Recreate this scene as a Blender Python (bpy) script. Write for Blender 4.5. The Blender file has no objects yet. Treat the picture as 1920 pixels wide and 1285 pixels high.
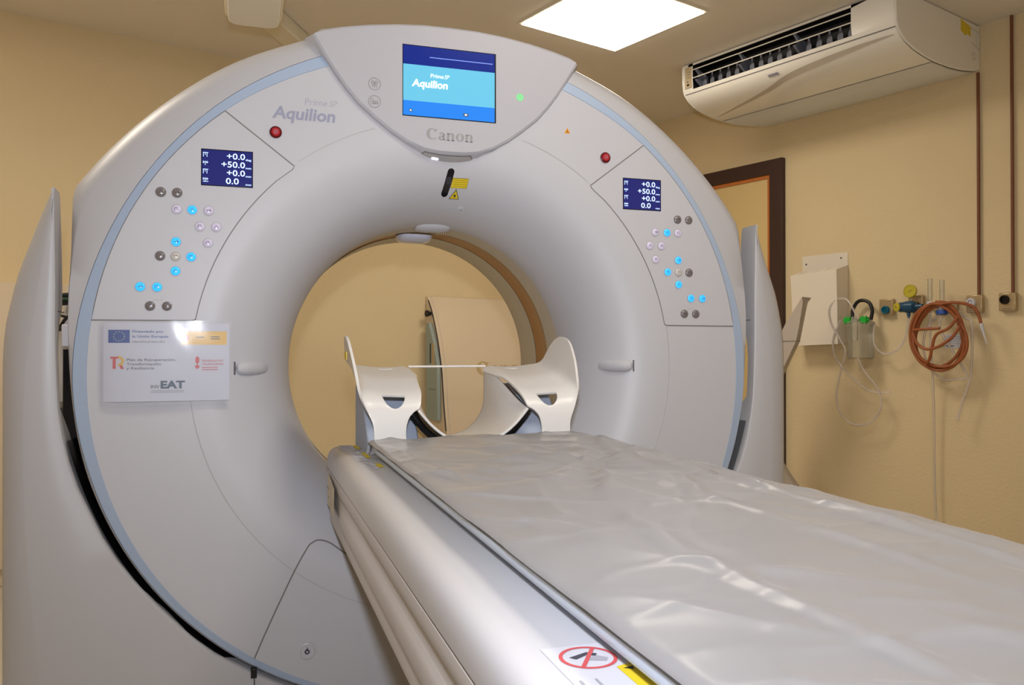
import bpy, bmesh, math, random
from mathutils import Vector, Matrix, noise
from mathutils.geometry import delaunay_2d_cdt

random.seed(4)
SC = bpy.context.scene
COL = SC.collection

# ------------------------------------------------------------------ camera, world, lights
CAM = Vector((-.495, -2.065, 1.043))
YAW, PITCH = .3095, math.atan(13.1 / 1550)
cd = bpy.data.cameras.new('camera')
cam = bpy.data.objects.new('camera', cd)
COL.objects.link(cam)
cam.location = CAM
cam.rotation_euler = (math.pi / 2 + PITCH, 0, -YAW)
cd.sensor_width = 36
cd.lens = 1550 / 1920 * 36
cd.clip_start = .02
SC.camera = cam

SC.view_settings.view_transform = 'Standard'
SC.view_settings.look = 'None'
SC.view_settings.gamma = 1
SC.view_settings.use_curve_mapping = False
SC.view_settings.exposure = 0

w = bpy.data.worlds.new('world')
SC.world = w
w.use_nodes = True
w.node_tree.nodes['Background'].inputs[0].default_value = (.9, .8, .65, 1)
w.node_tree.nodes['Background'].inputs[1].default_value = .05

# room axes (the scanner stands 18 degrees askew in the room)
RY = .3148
EX = Vector((math.cos(RY), math.sin(RY), 0))
EY = Vector((-math.sin(RY), math.cos(RY), 0))
def RP(x, y, z):
    return EX * x + EY * y + Vector((0, 0, z))
XR, YB, XL, YF, ZC = 3.03, 2.63, -2.7, -3.5, 2.6

def area_light(name, loc, rot, size, energy, color, size_y=None):
    l = bpy.data.lights.new(name, 'AREA')
    l.energy = energy; l.color = color; l.size = size
    if size_y: l.shape = 'RECTANGLE'; l.size_y = size_y
    o = bpy.data.objects.new(name, l)
    COL.objects.link(o)
    o.location = loc; o.rotation_euler = rot
    return o
# the photographer's on-camera flash, just above the lens
area_light('camera_flash', CAM + Vector((-.01, -.03, .15)), (math.pi / 2 + .22, 0, -YAW), .05, 16.0, (.88, .93, 1.04)).data.spread = 2.4
PANEL_GLOW = 19.0

# ------------------------------------------------------------------ materials
def rgb(r, g, b):
    f = lambda c: (c / 255 / 12.92) if c / 255 <= .04045 else ((c / 255 + .055) / 1.055) ** 2.4
    return (f(r), f(g), f(b), 1)
def mat(name, col, rough=.5, metal=0, bump=0, scale=200, vary=.0, spec=.5, emit=None, es=1, alpha=1, trans=0, coat=0, ior=1.45):
    m = bpy.data.materials.new(name)
    m.use_nodes = True
    nt = m.node_tree; b = nt.nodes['Principled BSDF']
    b.inputs['Base Color'].default_value = col
    b.inputs['Roughness'].default_value = rough
    b.inputs['Metallic'].default_value = metal
    b.inputs['Specular IOR Level'].default_value = spec
    b.inputs['IOR'].default_value = ior
    b.inputs['Alpha'].default_value = alpha
    b.inputs['Transmission Weight'].default_value = trans
    b.inputs['Coat Weight'].default_value = coat
    if emit:
        b.inputs['Emission Color'].default_value = emit
        b.inputs['Emission Strength'].default_value = es
    tc = nt.nodes.new('ShaderNodeTexCoord')
    if bump:
        n = nt.nodes.new('ShaderNodeTexNoise'); n.inputs['Scale'].default_value = scale; n.inputs['Detail'].default_value = 3
        bp = nt.nodes.new('ShaderNodeBump'); bp.inputs['Strength'].default_value = bump; bp.inputs['Distance'].default_value = .002
        nt.links.new(tc.outputs['Object'], n.inputs['Vector'])
        nt.links.new(n.outputs['Fac'], bp.inputs['Height'])
        nt.links.new(bp.outputs['Normal'], b.inputs['Normal'])
    if vary:
        n = nt.nodes.new('ShaderNodeTexNoise'); n.inputs['Scale'].default_value = 2.3; n.inputs['Detail'].default_value = 4
        mx = nt.nodes.new('ShaderNodeMix'); mx.data_type = 'RGBA'
        mx.inputs['A'].default_value = [c * (1 - vary) for c in col[:3]] + [1]
        mx.inputs['B'].default_value = [min(1, c * (1 + vary)) for c in col[:3]] + [1]
        nt.links.new(tc.outputs['Object'], n.inputs['Vector'])
        nt.links.new(n.outputs['Fac'], mx.inputs['Factor'])
        nt.links.new(mx.outputs['Result'], b.inputs['Base Color'])
    return m
M = {}
M['wall'] = mat('cream_stucco', rgb(218, 198, 157), .75, bump=.9, scale=75, vary=.03)
M['ceil'] = mat('ceiling_paint', rgb(228, 219, 203), .8, bump=.15, scale=60, vary=.03)
M['floor'] = mat('vinyl_floor', rgb(196, 188, 172), .4, vary=.08)
M['white'] = mat('white_plastic', rgb(190, 190, 195), .42, bump=.05, scale=900, vary=.01)
M['white2'] = mat('shroud_plastic', rgb(184, 183, 186), .4, bump=.05, scale=900, vary=.01)
M['console'] = mat('console_plastic', rgb(180, 179, 185), .4, bump=.04, scale=900)
M['blue'] = mat('pale_blue_band', rgb(165, 182, 206), .4)
M['seam'] = mat('seam_grey', rgb(120, 115, 112), .7)
M['seam_light'] = mat('seam_faint', rgb(172, 168, 166), .6)
M['black'] = mat('black_rubber', rgb(22, 22, 24), .45)
M['gloss_black'] = mat('gloss_black', rgb(14, 14, 17), .15)
M['dark'] = mat('dark_grey_metal', rgb(60, 60, 66), .4, metal=.4)
M['channel_lit'] = mat('channel_reflected_light', rgb(98, 100, 104), .4)
M['tan'] = mat('tan_plastic', rgb(190, 165, 120), .6)
M['acrylic'] = mat('brown_scan_window', rgb(168, 122, 72), .3, vary=.1)
M['liner'] = mat('bore_ring_beige', rgb(196, 188, 170), .45)
M['chrome'] = mat('chrome', rgb(190, 190, 195), .18, metal=1)
M['btn_dark'] = mat('button_grey', rgb(128, 122, 122), .25, metal=.2)
M['btn_lav'] = mat('button_lavender', rgb(205, 198, 220), .2, emit=rgb(200, 190, 225), es=.12)
M['btn_blue'] = mat('button_lit_blue', rgb(40, 140, 225), .2, emit=(.04, .45, 1, 1), es=.95)
M['btn_clear'] = mat('button_blank', rgb(200, 195, 190), .25)
M['glyph'] = mat('glyph_dark', rgb(70, 68, 80), .6)
M['red'] = mat('stop_red', rgb(170, 35, 45), .3)
M['darkred'] = mat('stop_ring', rgb(95, 25, 30), .3)
M['lcd'] = mat('lcd_navy', rgb(20, 24, 70), .15, emit=rgb(38, 42, 110), es=.75)
M['lcdtxt'] = mat('lcd_text', rgb(200, 220, 255), .3, emit=rgb(190, 220, 255), es=.9)
M['scr_navy'] = mat('screen_navy', rgb(10, 20, 80), .15, emit=rgb(16, 42, 130), es=.85)
M['scr_cyan'] = mat('screen_cyan', rgb(60, 110, 130), .15, emit=rgb(108, 200, 232), es=.82)
M['scr_blue'] = mat('screen_blue', rgb(20, 60, 130), .15, emit=rgb(45, 140, 240), es=.85)
M['scr_white'] = mat('screen_white', rgb(220, 230, 230), .3, emit=rgb(235, 245, 240), es=.9)
M['scr_line'] = mat('screen_line', rgb(90, 110, 170), .3, emit=rgb(110, 140, 215), es=.9)
M['logo'] = mat('logo_grey_blue', rgb(150, 152, 172), .5)
M['logo_thin'] = mat('logo_grey', rgb(168, 167, 178), .5)
M['canon'] = mat('letter_grey', rgb(158, 156, 158), .35, metal=.2)
M['icon'] = mat('icon_grey', rgb(130, 125, 125), .5)
M['green_led'] = mat('green_light', rgb(60, 200, 90), .4, emit=(.08, .8, .14, 1), es=1.0)
M['yellow'] = mat('warning_yellow', rgb(222, 196, 40), .5)
M['ylw_dark'] = mat('warning_print', rgb(150, 128, 20), .5)
M['orange_tri'] = mat('warning_orange', rgb(232, 150, 20), .5)
M['print_black'] = mat('print_black', rgb(35, 32, 30), .5)
M['pill'] = mat('pill_lens', rgb(190, 188, 190), .12, metal=.3)
M['white_led'] = mat('white_led', rgb(240, 240, 255), .3, emit=rgb(225, 228, 255), es=1.6)
M['handle_dark'] = mat('handle_slot', rgb(95, 90, 95), .6)
M['lens'] = mat('lavender_lens', rgb(195, 198, 215), .1, coat=.6)
M['table'] = mat('table_plastic', rgb(208, 208, 213), .38, bump=.03, scale=800)
M['table_side'] = mat('table_side_plastic', rgb(190, 184, 180), .4)
M['cradle'] = mat('cradle_blue_white', rgb(190, 200, 212), .35)
M['mattress'] = mat('mattress_vinyl', rgb(170, 165, 161), .6)
M['boomwhite'] = mat('boom_white', rgb(242, 240, 234), .4)
M['armwhite'] = mat('armrest_white', rgb(222, 219, 215), .3)
M['bluegrey'] = mat('support_blue_grey', rgb(168, 178, 196), .5)
M['paper'] = mat('paper_white', rgb(205, 204, 210), .5)
M['note'] = mat('note_paper', rgb(212, 202, 180), .7)
M['eu_blue'] = mat('flag_blue', rgb(20, 75, 150), .4)
M['gold'] = mat('flag_gold', rgb(222, 178, 20), .4)
M['star'] = mat('star_pale', rgb(215, 220, 160), .4)
M['tx_blue'] = mat('ink_blue', rgb(80, 105, 160), .5)
M['tx_grey'] = mat('ink_grey', rgb(110, 110, 120), .5)
M['tx_red'] = mat('ink_red', rgb(205, 85, 85), .5)
M['tx_teal'] = mat('ink_teal', rgb(60, 88, 108), .5)
M['tx_ltgrey'] = mat('ink_light_grey', rgb(165, 165, 172), .5)
M['ac'] = mat('air_conditioner_white', rgb(240, 236, 226), .25)
M['ac_tan'] = mat('air_conditioner_tan', rgb(190, 172, 140), .5)
M['ac_swoosh'] = mat('air_conditioner_swoosh', rgb(196, 186, 170), .4)
M['ac_low'] = mat('air_conditioner_lower', rgb(222, 224, 224), .45)
M['vane'] = mat('vane_grey', rgb(120, 122, 132), .5)
M['doorframe'] = mat('door_frame_brown', rgb(62, 42, 36), .45, vary=.1)
M['doorwood'] = mat('door_wood_edge', rgb(190, 110, 50), .5)
M['doorleaf'] = mat('door_leaf', rgb(214, 188, 132), .55, vary=.03)
M['pipe'] = mat('copper_pipe_paint', rgb(120, 72, 45), .4)
M['outlet'] = mat('outlet_steel', rgb(185, 165, 130), .3, metal=.55)
M['teal'] = mat('regulator_teal', rgb(25, 72, 100), .3)
M['socket_teal'] = mat('socket_teal', rgb(10, 95, 120), .25)
M['gauge'] = mat('gauge_yellow', rgb(190, 175, 50), .4)
M['orange'] = mat('orange_rubber', rgb(152, 84, 42), .45)
M['dark_green'] = mat('cable_green', rgb(40, 70, 45), .5)
M['green'] = mat('green_plastic', rgb(40, 175, 60), .35)
M['blue_plastic'] = mat('blue_plastic', rgb(40, 80, 160), .35)
M['binwhite'] = mat('box_white', rgb(226, 216, 200), .45)
M['cabinet'] = mat('cabinet_cream', rgb(214, 196, 168), .5, vary=.02)
M['plate_green'] = mat('plate_grey_green', rgb(150, 162, 155), .35)
M['postgrey'] = mat('post_grey', rgb(178, 168, 158), .5)
M['ltcol'] = mat('box_warm_white', rgb(226, 218, 196), .5)
def clear_mat(name, col, opac, rough=.08):
    m = bpy.data.materials.new(name); m.use_nodes = True
    nt = m.node_tree; nt.nodes.clear()
    o = nt.nodes.new('ShaderNodeOutputMaterial'); t = nt.nodes.new('ShaderNodeBsdfTransparent')
    p = nt.nodes.new('ShaderNodeBsdfPrincipled'); mx = nt.nodes.new('ShaderNodeMixShader')
    lw = nt.nodes.new('ShaderNodeLayerWeight'); lw.inputs['Blend'].default_value = .35
    ad = nt.nodes.new('ShaderNodeMath'); ad.operation = 'MULTIPLY_ADD'; ad.use_clamp = True
    ad.inputs[1].default_value = .7; ad.inputs[2].default_value = opac
    nt.links.new(lw.outputs['Fresnel'], ad.inputs[0])
    p.inputs['Specular IOR Level'].default_value = .35 if 'film' in name else .5; p.inputs['Base Color'].default_value = col; p.inputs['Roughness'].default_value = rough
    nt.links.new(ad.outputs[0], mx.inputs[0]); nt.links.new(t.outputs[0], mx.inputs[1]); nt.links.new(p.outputs[0], mx.inputs[2])
    nt.links.new(mx.outputs[0], o.inputs[0])
    return m
M['clear'] = clear_mat('clear_tubing', rgb(240, 230, 222), .32)
M['jar'] = clear_mat('clear_jar', rgb(225, 222, 205), .17, .05)
M['laminate'] = clear_mat('clear_laminate', rgb(235, 235, 240), .10, .12)
M['film'] = clear_mat('clear_film', rgb(176, 175, 178), .42, .25)

# ------------------------------------------------------------------ mesh helper
class MB:
    def __init__(s): s.v = []; s.f = []; s.mi = []; s.cur = 0; s.mats = []
    def m(s, key):
        if key not in s.mats: s.mats.append(key)
        s.cur = s.mats.index(key); return s
    def add(s, vs, fs):
        n = len(s.v); s.v += [Vector(p) for p in vs]
        s.f += [tuple(n + i for i in f) for f in fs]; s.mi += [s.cur] * len(fs)
    def box(s, a, b, T=None):
        x0, y0, z0 = a; x1, y1, z1 = b
        vs = [(x, y, z) for x in (x0, x1) for y in (y0, y1) for z in (z0, z1)]
        fs = [(0, 1, 3, 2), (4, 6, 7, 5), (0, 4, 5, 1), (2, 3, 7, 6), (0, 2, 6, 4), (1, 5, 7, 3)]
        s.add([T(*p) for p in vs] if T else vs, fs)
    def grid(s, rows, closed_u=False, closed_v=False):
        nr, nc = len(rows), len(rows[0]); vs = [p for r in rows for p in r]; fs = []
        for i in range(nr if closed_v else nr - 1):
            for j in range(nc if closed_u else nc - 1):
                a = i * nc + j; b = i * nc + (j + 1) % nc; i2 = (i + 1) % nr
                fs.append((a, b, i2 * nc + (j + 1) % nc, i2 * nc + j))
        s.add(vs, fs)
    def tube(s, pts, r, n=10, caps=True, closed=False):
        pts = [Vector(p) for p in pts]; rows = []; N = len(pts)
        t = (pts[1] - pts[0]).normalized()
        up = Vector((0, 0, 1)) if abs(t.z) < .9 else Vector((1, 0, 0))
        nrm = t.cross(up).normalized()
        for i, p in enumerate(pts):
            if closed: t = (pts[(i + 1) % N] - pts[i - 1]).normalized()
            else: t = (pts[min(i + 1, N - 1)] - pts[max(i - 1, 0)]).normalized()
            nrm = (nrm - t * nrm.dot(t)).normalized(); b = t.cross(nrm)
            rr = r[i] if isinstance(r, (list, tuple)) else r
            rows.append([p + (nrm * math.cos(a) + b * math.sin(a)) * rr for a in [2 * math.pi * k / n for k in range(n)]])
        s.grid(rows, closed_u=True, closed_v=closed)
        if caps and not closed:
            k = len(s.v) - N * n
            s.f.append(tuple(k + j for j in reversed(range(n)))); s.f.append(tuple(len(s.v) - n + j for j in range(n))); s.mi += [s.cur] * 2
    def lathe(s, prof, c, axis, n=32):
        # prof: (radius, along) from centre c along axis
        ax = Vector(axis).normalized(); u = ax.orthogonal().normalized(); v = ax.cross(u); c = Vector(c)
        rows = [[c + ax * h + (u * math.cos(a) + v * math.sin(a)) * max(r, 1e-5) for a in [2 * math.pi * k / n for k in range(n)]] for r, h in prof]
        s.grid(rows, closed_u=True)
    def prism(s, poly, T, d0, d1):
        # poly: 2-D points, T(a, b, d) -> world
        n = len(poly); vs = [T(a, b, d0) for a, b in poly] + [T(a, b, d1) for a, b in poly]
        fs = [tuple(range(n)), tuple(reversed(range(n, 2 * n)))] + [(i, n + i, n + (i + 1) % n, (i + 1) % n) for i in range(n)]
        s.add(vs, fs)
    def strip(s, pts, width, T, off):
        # a thin ribbon along 2-D polyline lying on surface T(a, b, off)
        L, R = [], []
        for i, p in enumerate(pts):
            a = Vector(pts[max(i - 1, 0)]); b = Vector(pts[min(i + 1, len(pts) - 1)]); d = (b - a)
            if d.length < 1e-9: d = Vector((1, 0))
            d.normalize(); n = Vector((-d.y, d.x)) * width / 2
            L.append(T(p[0] + n.x, p[1] + n.y, off)); R.append(T(p[0] - n.x, p[1] - n.y, off))
        s.grid([L, R])
    def build(s, name, parent=None, smooth=True, bevel=0, label=None, origin=None, seg=2, auto=35, key=None):
        if key: s.m(key)
        o_ = Vector(origin) if origin else (parent_origin(parent) if parent else Vector((0, 0, 0)))
        me = bpy.data.meshes.new(name)
        me.from_pydata([tuple(p - o_) for p in s.v], [], s.f)
        for k in s.mats: me.materials.append(M[k])
        me.polygons.foreach_set('material_index', s.mi)
        bm = bmesh.new(); bm.from_mesh(me)
        bmesh.ops.remove_doubles(bm, verts=bm.verts, dist=1e-6)
        bmesh.ops.recalc_face_normals(bm, faces=bm.faces)
        bm.to_mesh(me); bm.free()
        if smooth:
            me.polygons.foreach_set('use_smooth', [True] * len(me.polygons))
            me.set_sharp_from_angle(angle=math.radians(auto))
        o = bpy.data.objects.new(name, me); COL.objects.link(o)
        if parent: o.parent = parent
        else: o.location = o_
        if bevel:
            b = o.modifiers.new('bevel', 'BEVEL'); b.width = bevel; b.segments = seg; b.limit_method = 'ANGLE'; b.angle_limit = math.radians(40)
        if label: o['label'] = label
        return o
def parent_origin(p):
    while p.parent: p = p.parent
    return Vector(p.location)
def thing(name, label, cat, loc, group=None):
    o = bpy.data.objects.new(name, None); COL.objects.link(o); o.location = loc
    o.empty_display_size = .05
    o['label'] = label; o['category'] = cat
    if group: o['group'] = group
    return o
def tag(o, label, cat, group=None):
    o['label'] = label; o['category'] = cat
    if group: o['group'] = group
    return o
def struct(o): o['kind'] = 'structure'; return o
def spline(pts, n=8, closed=False):
    P = [Vector(p) for p in pts]; out = []; N = len(P)
    rng = range(N) if closed else range(N - 1)
    for i in rng:
        if closed: a, b, c, d = P[i - 1], P[i], P[(i + 1) % N], P[(i + 2) % N]
        else: a, b, c, d = P[max(i - 1, 0)], P[i], P[i + 1], P[min(i + 2, N - 1)]
        for k in range(n):
            t = k / n
            out.append(.5 * ((2 * b) + (c - a) * t + (2 * a - 5 * b + 4 * c - d) * t * t + (3 * b - a - 3 * c + d) * t ** 3))
    if not closed: out.append(P[-1])
    return out
def interp(tab, x):
    if x <= tab[0][0]: return tab[0][1]
    for (a, fa), (b, fb) in zip(tab, tab[1:]):
        if x <= b:
            t = (x - a) / (b - a); return fa + (fb - fa) * t
    return tab[-1][1]
def sinterp(tab, x):   # smooth (Catmull) interpolation of a table
    xs = [t[0] for t in tab]
    if x <= xs[0]: return tab[0][1]
    if x >= xs[-1]: return tab[-1][1]
    i = max(k for k in range(len(xs) - 1) if xs[k] <= x)
    def sl(k):
        if k <= 0 or k >= len(tab) - 1: return 0 if k <= 0 else (tab[-1][1] - tab[-2][1]) / (xs[-1] - xs[-2])
        return (tab[k + 1][1] - tab[k - 1][1]) / (xs[k + 1] - xs[k - 1])
    h = xs[i + 1] - xs[i]; t = (x - xs[i]) / h; a, b = tab[i][1], tab[i + 1][1]
    return (2 * t ** 3 - 3 * t * t + 1) * a + (t ** 3 - 2 * t * t + t) * h * sl(i) + (-2 * t ** 3 + 3 * t * t) * b + (t ** 3 - t * t) * h * sl(i + 1)
def circ(cx, cy, r, n=24, a0=0, a1=2 * math.pi):
    full = abs(a1 - a0) > 6.28
    return [(cx + r * math.cos(a0 + (a1 - a0) * k / (n if full else n - 1)), cy + r * math.sin(a0 + (a1 - a0) * k / (n if full else n - 1))) for k in range(n)]

_fc = {}
def text(mb, s, T, x, y, h, off, width=None, bold=0.0, shear=0.0, align='l'):
    """lettering: flat mesh of string s, cap height h, lower-left at (x, y) on surface T(a, b, off)"""
    k = (s, bold, shear)
    if k not in _fc:
        c = bpy.data.curves.new('txt', 'FONT'); c.body = s; c.size = 1; c.offset = bold; c.shear = shear; c.resolution_u = 3
        o = bpy.data.objects.new('txt', c); COL.objects.link(o)
        dg = bpy.context.evaluated_depsgraph_get(); me = o.evaluated_get(dg).to_mesh()
        _fc[k] = ([v.co.copy() for v in me.vertices], [tuple(p.vertices) for p in me.polygons])
        o.evaluated_get(dg).to_mesh_clear()
        bpy.data.objects.remove(o); bpy.data.curves.remove(c)
    vs, fs = _fc[k]
    if not vs: return
    x0 = min(v.x for v in vs); x1 = max(v.x for v in vs)
    sc = h / .73; sx = width / (x1 - x0) if width else sc
    dx = {'l': 0, 'c': -(x1 - x0) * sx / 2, 'r': -(x1 - x0) * sx}[align]
    mb.add([T(x + dx + (v.x - x0) * sx, y + v.y * sc, off) for v in vs], fs)

def serif_word(mb, T, x0, y0, xh, width, off):
    """the word Canon in heavy serif letters: xh = x-height, width = full width"""
    polys = []
    def ell(cx, cy, rx, ry, a0, a1, n, ix, iy, dx=0):
        A = [math.radians(a0 + (a1 - a0) * k / n) for k in range(n + 1)]
        for a, b in zip(A, A[1:]):
            polys.append([(cx + rx * math.cos(a), cy + ry * math.sin(a)), (cx + rx * math.cos(b), cy + ry * math.sin(b)), (cx + dx + ix * math.cos(b), cy + iy * math.sin(b)), (cx + dx + ix * math.cos(a), cy + iy * math.sin(a))])
    def bx(a, b, c, d): polys.append([(a, b), (c, b), (c, d), (a, d)])
    ell(.70, .70, .70, .72, 48, 318, 26, .36, .64, .06)
    polys.append([(1.10, .90), (1.34, 1.36), (1.24, 1.36), (1.0, 1.16)])
    def n_(x):
        bx(x + .08, 0, x + .38, .86); bx(x, 0, x + .46, .07); polys.append([(x, .86), (x + .38, .80), (x + .38, 1.0), (x + .02, .94)])
        o = [(.36, .84), (.52, .98), (.70, 1.0), (.88, .93), (.96, .76), (.96, .62)]; q = [(.36, .70), (.48, .82), (.58, .85), (.65, .82), (.66, .74), (.66, .62)]
        for k in range(5): polys.append([(x + o[k][0], o[k][1]), (x + o[k + 1][0], o[k + 1][1]), (x + q[k + 1][0], q[k + 1][1]), (x + q[k][0], q[k][1])])
        bx(x + .66, 0, x + .96, .63); bx(x + .58, 0, x + 1.04, .07)
    def a_(x):
        bx(x + .52, .06, x + .80, .70); polys.append([(x + .52, .06), (x + .60, 0), (x + .92, 0), (x + .92, .07), (x + .80, .12)])
        o = [(.80, .66), (.76, .86), (.60, .99), (.40, 1.0), (.20, .93), (.10, .80)]; q = [(.52, .66), (.50, .84), (.42, .91), (.34, .90), (.34, .80), (.26, .70)]
        for k in range(5): polys.append([(x + o[k][0], o[k][1]), (x + o[k + 1][0], o[k + 1][1]), (x + q[k + 1][0], q[k + 1][1]), (x + q[k][0], q[k][1])])
        ell(x + .36, .27, .34, .29, 40, 330, 16, .10, .20, .05)
    a_(1.46); n_(2.46)
    ell(4.14, .5, .52, .52, 0, 360, 26, .21, .43); n_(4.76)
    sx = width / 5.80
    for p in polys: mb.add([T(x0 + a * sx, y0 + b * xh, off) for a, b in p], [tuple(range(len(p)))])

# ------------------------------------------------------------------ the room
def slab(name, a, b, key):
    m = MB(); m.m(key); m.box(a, b, RP); return struct(m.build(name, smooth=False))
slab('floor', (XL - .1, YF - .1, -.1), (XR + .1, YB + .1, 0), 'floor')
slab('ceiling', (XL - .1, YF - .1, ZC), (XR + .1, YB + .1, ZC + .1), 'ceil')
slab('wall_left', (XL - .1, YF - .1, 0), (XL, YB + .1, ZC), 'wall')
slab('wall_back', (XL, YB, 0), (XR + .1, YB + .1, ZC), 'wall')
slab('wall_right', (XR, YF, 0), (XR + .1, YB, ZC), 'wall')
slab('wall_front', (XL, YF - .1, 0), (XR + .1, YF, ZC), 'wall')

# door in the right wall
d = MB().m('doorleaf'); d.box((XR - .012, 1.27, 0), (XR - .001, 2.1, 2.075), RP)
door = struct(d.build('door_1', smooth=False))
f = MB().m('doorframe')
f.prism([(1.186, 0), (1.186, 2.17), (2.19, 2.17), (2.19, 0), (2.1, 0), (2.1, 2.085), (1.275, 2.085), (1.275, 0)], lambda a, b, d: RP(XR - d, a, b), .001, .035)
f.build('door_frame', door, bevel=.002)
f = MB().m('doorwood')
f.prism([(1.275, 0), (1.275, 2.085), (2.1, 2.085), (2.1, 0), (2.08, 0), (2.08, 2.065), (1.297, 2.065), (1.297, 0)], lambda a, b, d: RP(XR - d, a, b), .001, .022)
f.build('door_stop', door, label='orange wood strip inside the dark door frame', smooth=False)

def mat_glow(strength, color=(1, .90, .76, 1)):
    return mat('panel_glow', rgb(255, 255, 255), .5, emit=color, es=strength)
M['glow'] = mat_glow(PANEL_GLOW)
def ceiling_panel(x0, y0, label):
    t = thing('ceiling_light', label, 'ceiling light', RP(x0 + .3, y0 + .3, ZC), 'square ceiling light panels')
    m = MB().m('ltcol')
    m.prism([(x0 - .012, y0 - .012), (x0 + .612, y0 - .012), (x0 + .612, y0 + .612), (x0 - .012, y0 + .612)], lambda a, b, d: RP(a, b, ZC - d), 0, .006)
    m.build('frame', t, smooth=False)
    m = MB().m('glow'); m.box((x0, y0, ZC - .010), (x0 + .6, y0 + .6, ZC - .0065), RP)
    m.build('diffuser', t, smooth=False)
ceiling_panel(1.22, .745, 'square glowing white ceiling panel between the scanner and the air conditioner')
for x, y, lab in ((-1.7, .75, 'square glowing ceiling panel over the left side of the room'), (-.1, -1.7, 'unseen square glowing ceiling panel added over the patient table to brighten its top')):  # the panel over the table is an unseen extra that brightens the table top
    ceiling_panel(x, y, lab)

# ------------------------------------------------------------------ the scanner
G = thing('ct_scanner', 'large white ring-shaped scanner with pale blue band, round bore and touchscreen on top', 'medical scanner', (0, .4, 0))
R_IN = [(0, .795), (24, .801), (42, .818), (65, .833), (90, .840), (107, .844), (125, .845), (158, .838), (180, .835)]
R_BL = [(0, .823), (24, .831), (42, .841), (52, .846), (65, .854), (90, .871), (107, .869), (125, .866), (158, .854), (180, .850)]
R_CR = [(0, .850), (26, .856), (38, .871), (48, .887), (57, .906), (66, .923), (75, .904), (90, .876), (107, .873), (125, .869), (158, .857), (180, .853)]
R_SI = [(0, .888), (24, .896), (36, .915), (45, .929), (54, .947), (62, .966), (65, .973), (180, .9)]
def rsil(th):
    r = sinterp(R_SI, th)
    if th > 58: r = min(r, .883 / max(math.sin(math.radians(th)), .2)) if th < 90 else sinterp(R_CR, th) + .007 - .002 * min(1, (th - 90) / 30)
    return r
NTH = 240
def ring_pts(rf, y):
    out = []
    for k in range(NTH):
        a = 2 * math.pi * k / NTH; th = math.degrees(a); th = 360 - th if th > 180 else th
        r = rf(th); out.append((r * math.sin(a), y(th) if callable(y) else y, 1 + r * math.cos(a)))
    return out
RB, RFL, YBORE = .39, .60, .242
def ysurf(r):
    if r >= RFL: return 0.0
    t = (RFL - r) / (RFL - RB); t = min(t, 1)
    return YBORE * (1 - math.sqrt(max(0, 1 - t ** 2.1)) ** 1.15)
def FS(x, z, off):            # a point of the front face, off = height above it
    r = math.hypot(x, z - 1); y = ysurf(r)
    if r >= RFL or r < RB: return Vector((x, y - off, z))
    dy = (ysurf(r + .002) - ysurf(max(r - .002, RB))) / .004
    n = Vector((dy * x / r, -1, dy * (z - 1) / r)).normalized()
    return Vector((x, y, z)) + n * off
fc = MB().m('white')
rows = [ring_pts(lambda th: sinterp(R_IN, th), .0)]
rows.append(ring_pts(lambda th: .72, 0.0))
rows.append(ring_pts(lambda th: .64, 0.0))
for k in range(25):
    t = k / 24; a = t * math.pi / 2
    r = RFL - (RFL - RB) * math.sin(a) ** .95
    if k == 24: r = RB
    rows.append(ring_pts(lambda th, r=r: r, ysurf(r)))
fc.grid(rows, closed_u=True)
fc.build('front_cover', G, auto=50)
b = MB().m('blue')
b.grid([ring_pts(lambda th: sinterp(R_IN, th) - .001, .002), ring_pts(lambda th: sinterp(R_IN, th) + .001, -.001), ring_pts(lambda th: sinterp(R_BL, th) - .002, .004), ring_pts(lambda th: sinterp(R_BL, th), .012)], closed_u=True)
b.build('accent_band', G, label='pale blue band around the scanner face')
s_ = MB().m('white2')
crs = lambda th: sinterp(R_CR, th)
s_.grid([ring_pts(lambda th: sinterp(R_BL, th) - .002, .014), ring_pts(lambda th: sinterp(R_BL, th), .006), ring_pts(lambda th: crs(th) - .001, .009),
         ring_pts(lambda th: crs(th) + .25 * (rsil(th) - crs(th)), .014), ring_pts(lambda th: crs(th) + .6 * (rsil(th) - crs(th)), .028),
         ring_pts(lambda th: crs(th) + .9 * (rsil(th) - crs(th)), .052), ring_pts(rsil, .085), ring_pts(rsil, .70),
         ring_pts(lambda th: rsil(th) - .03, .76), ring_pts(lambda th: .62, .80)], closed_u=True)
s_.build('outer_shroud', G, auto=50)
l = MB().m('liner')
l.grid([ring_pts(lambda th: RB + .001, YBORE - .003), ring_pts(lambda th: RB, .25), ring_pts(lambda th: RB, .34)], closed_u=True)
l.build('bore_ring', G)
l = MB().m('acrylic'); l.grid([ring_pts(lambda th: RB + .001, .3395), ring_pts(lambda th: RB + .003, .345), ring_pts(lambda th: RB + .003, .443), ring_pts(lambda th: RB + .001, .4475)], closed_u=True)
l.build('scan_window', G, label='brown translucent window ring inside the bore')
l = MB().m('liner')
l.grid([ring_pts(lambda th: RB, .447), ring_pts(lambda th: RB, .60), ring_pts(lambda th: RB + .012, .64), ring_pts(lambda th: RB + .06, .70), ring_pts(lambda th: RB + .14, .75), ring_pts(lambda th: .62, .80)], closed_u=True)
l.build('rear_cover', G, auto=50)
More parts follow.
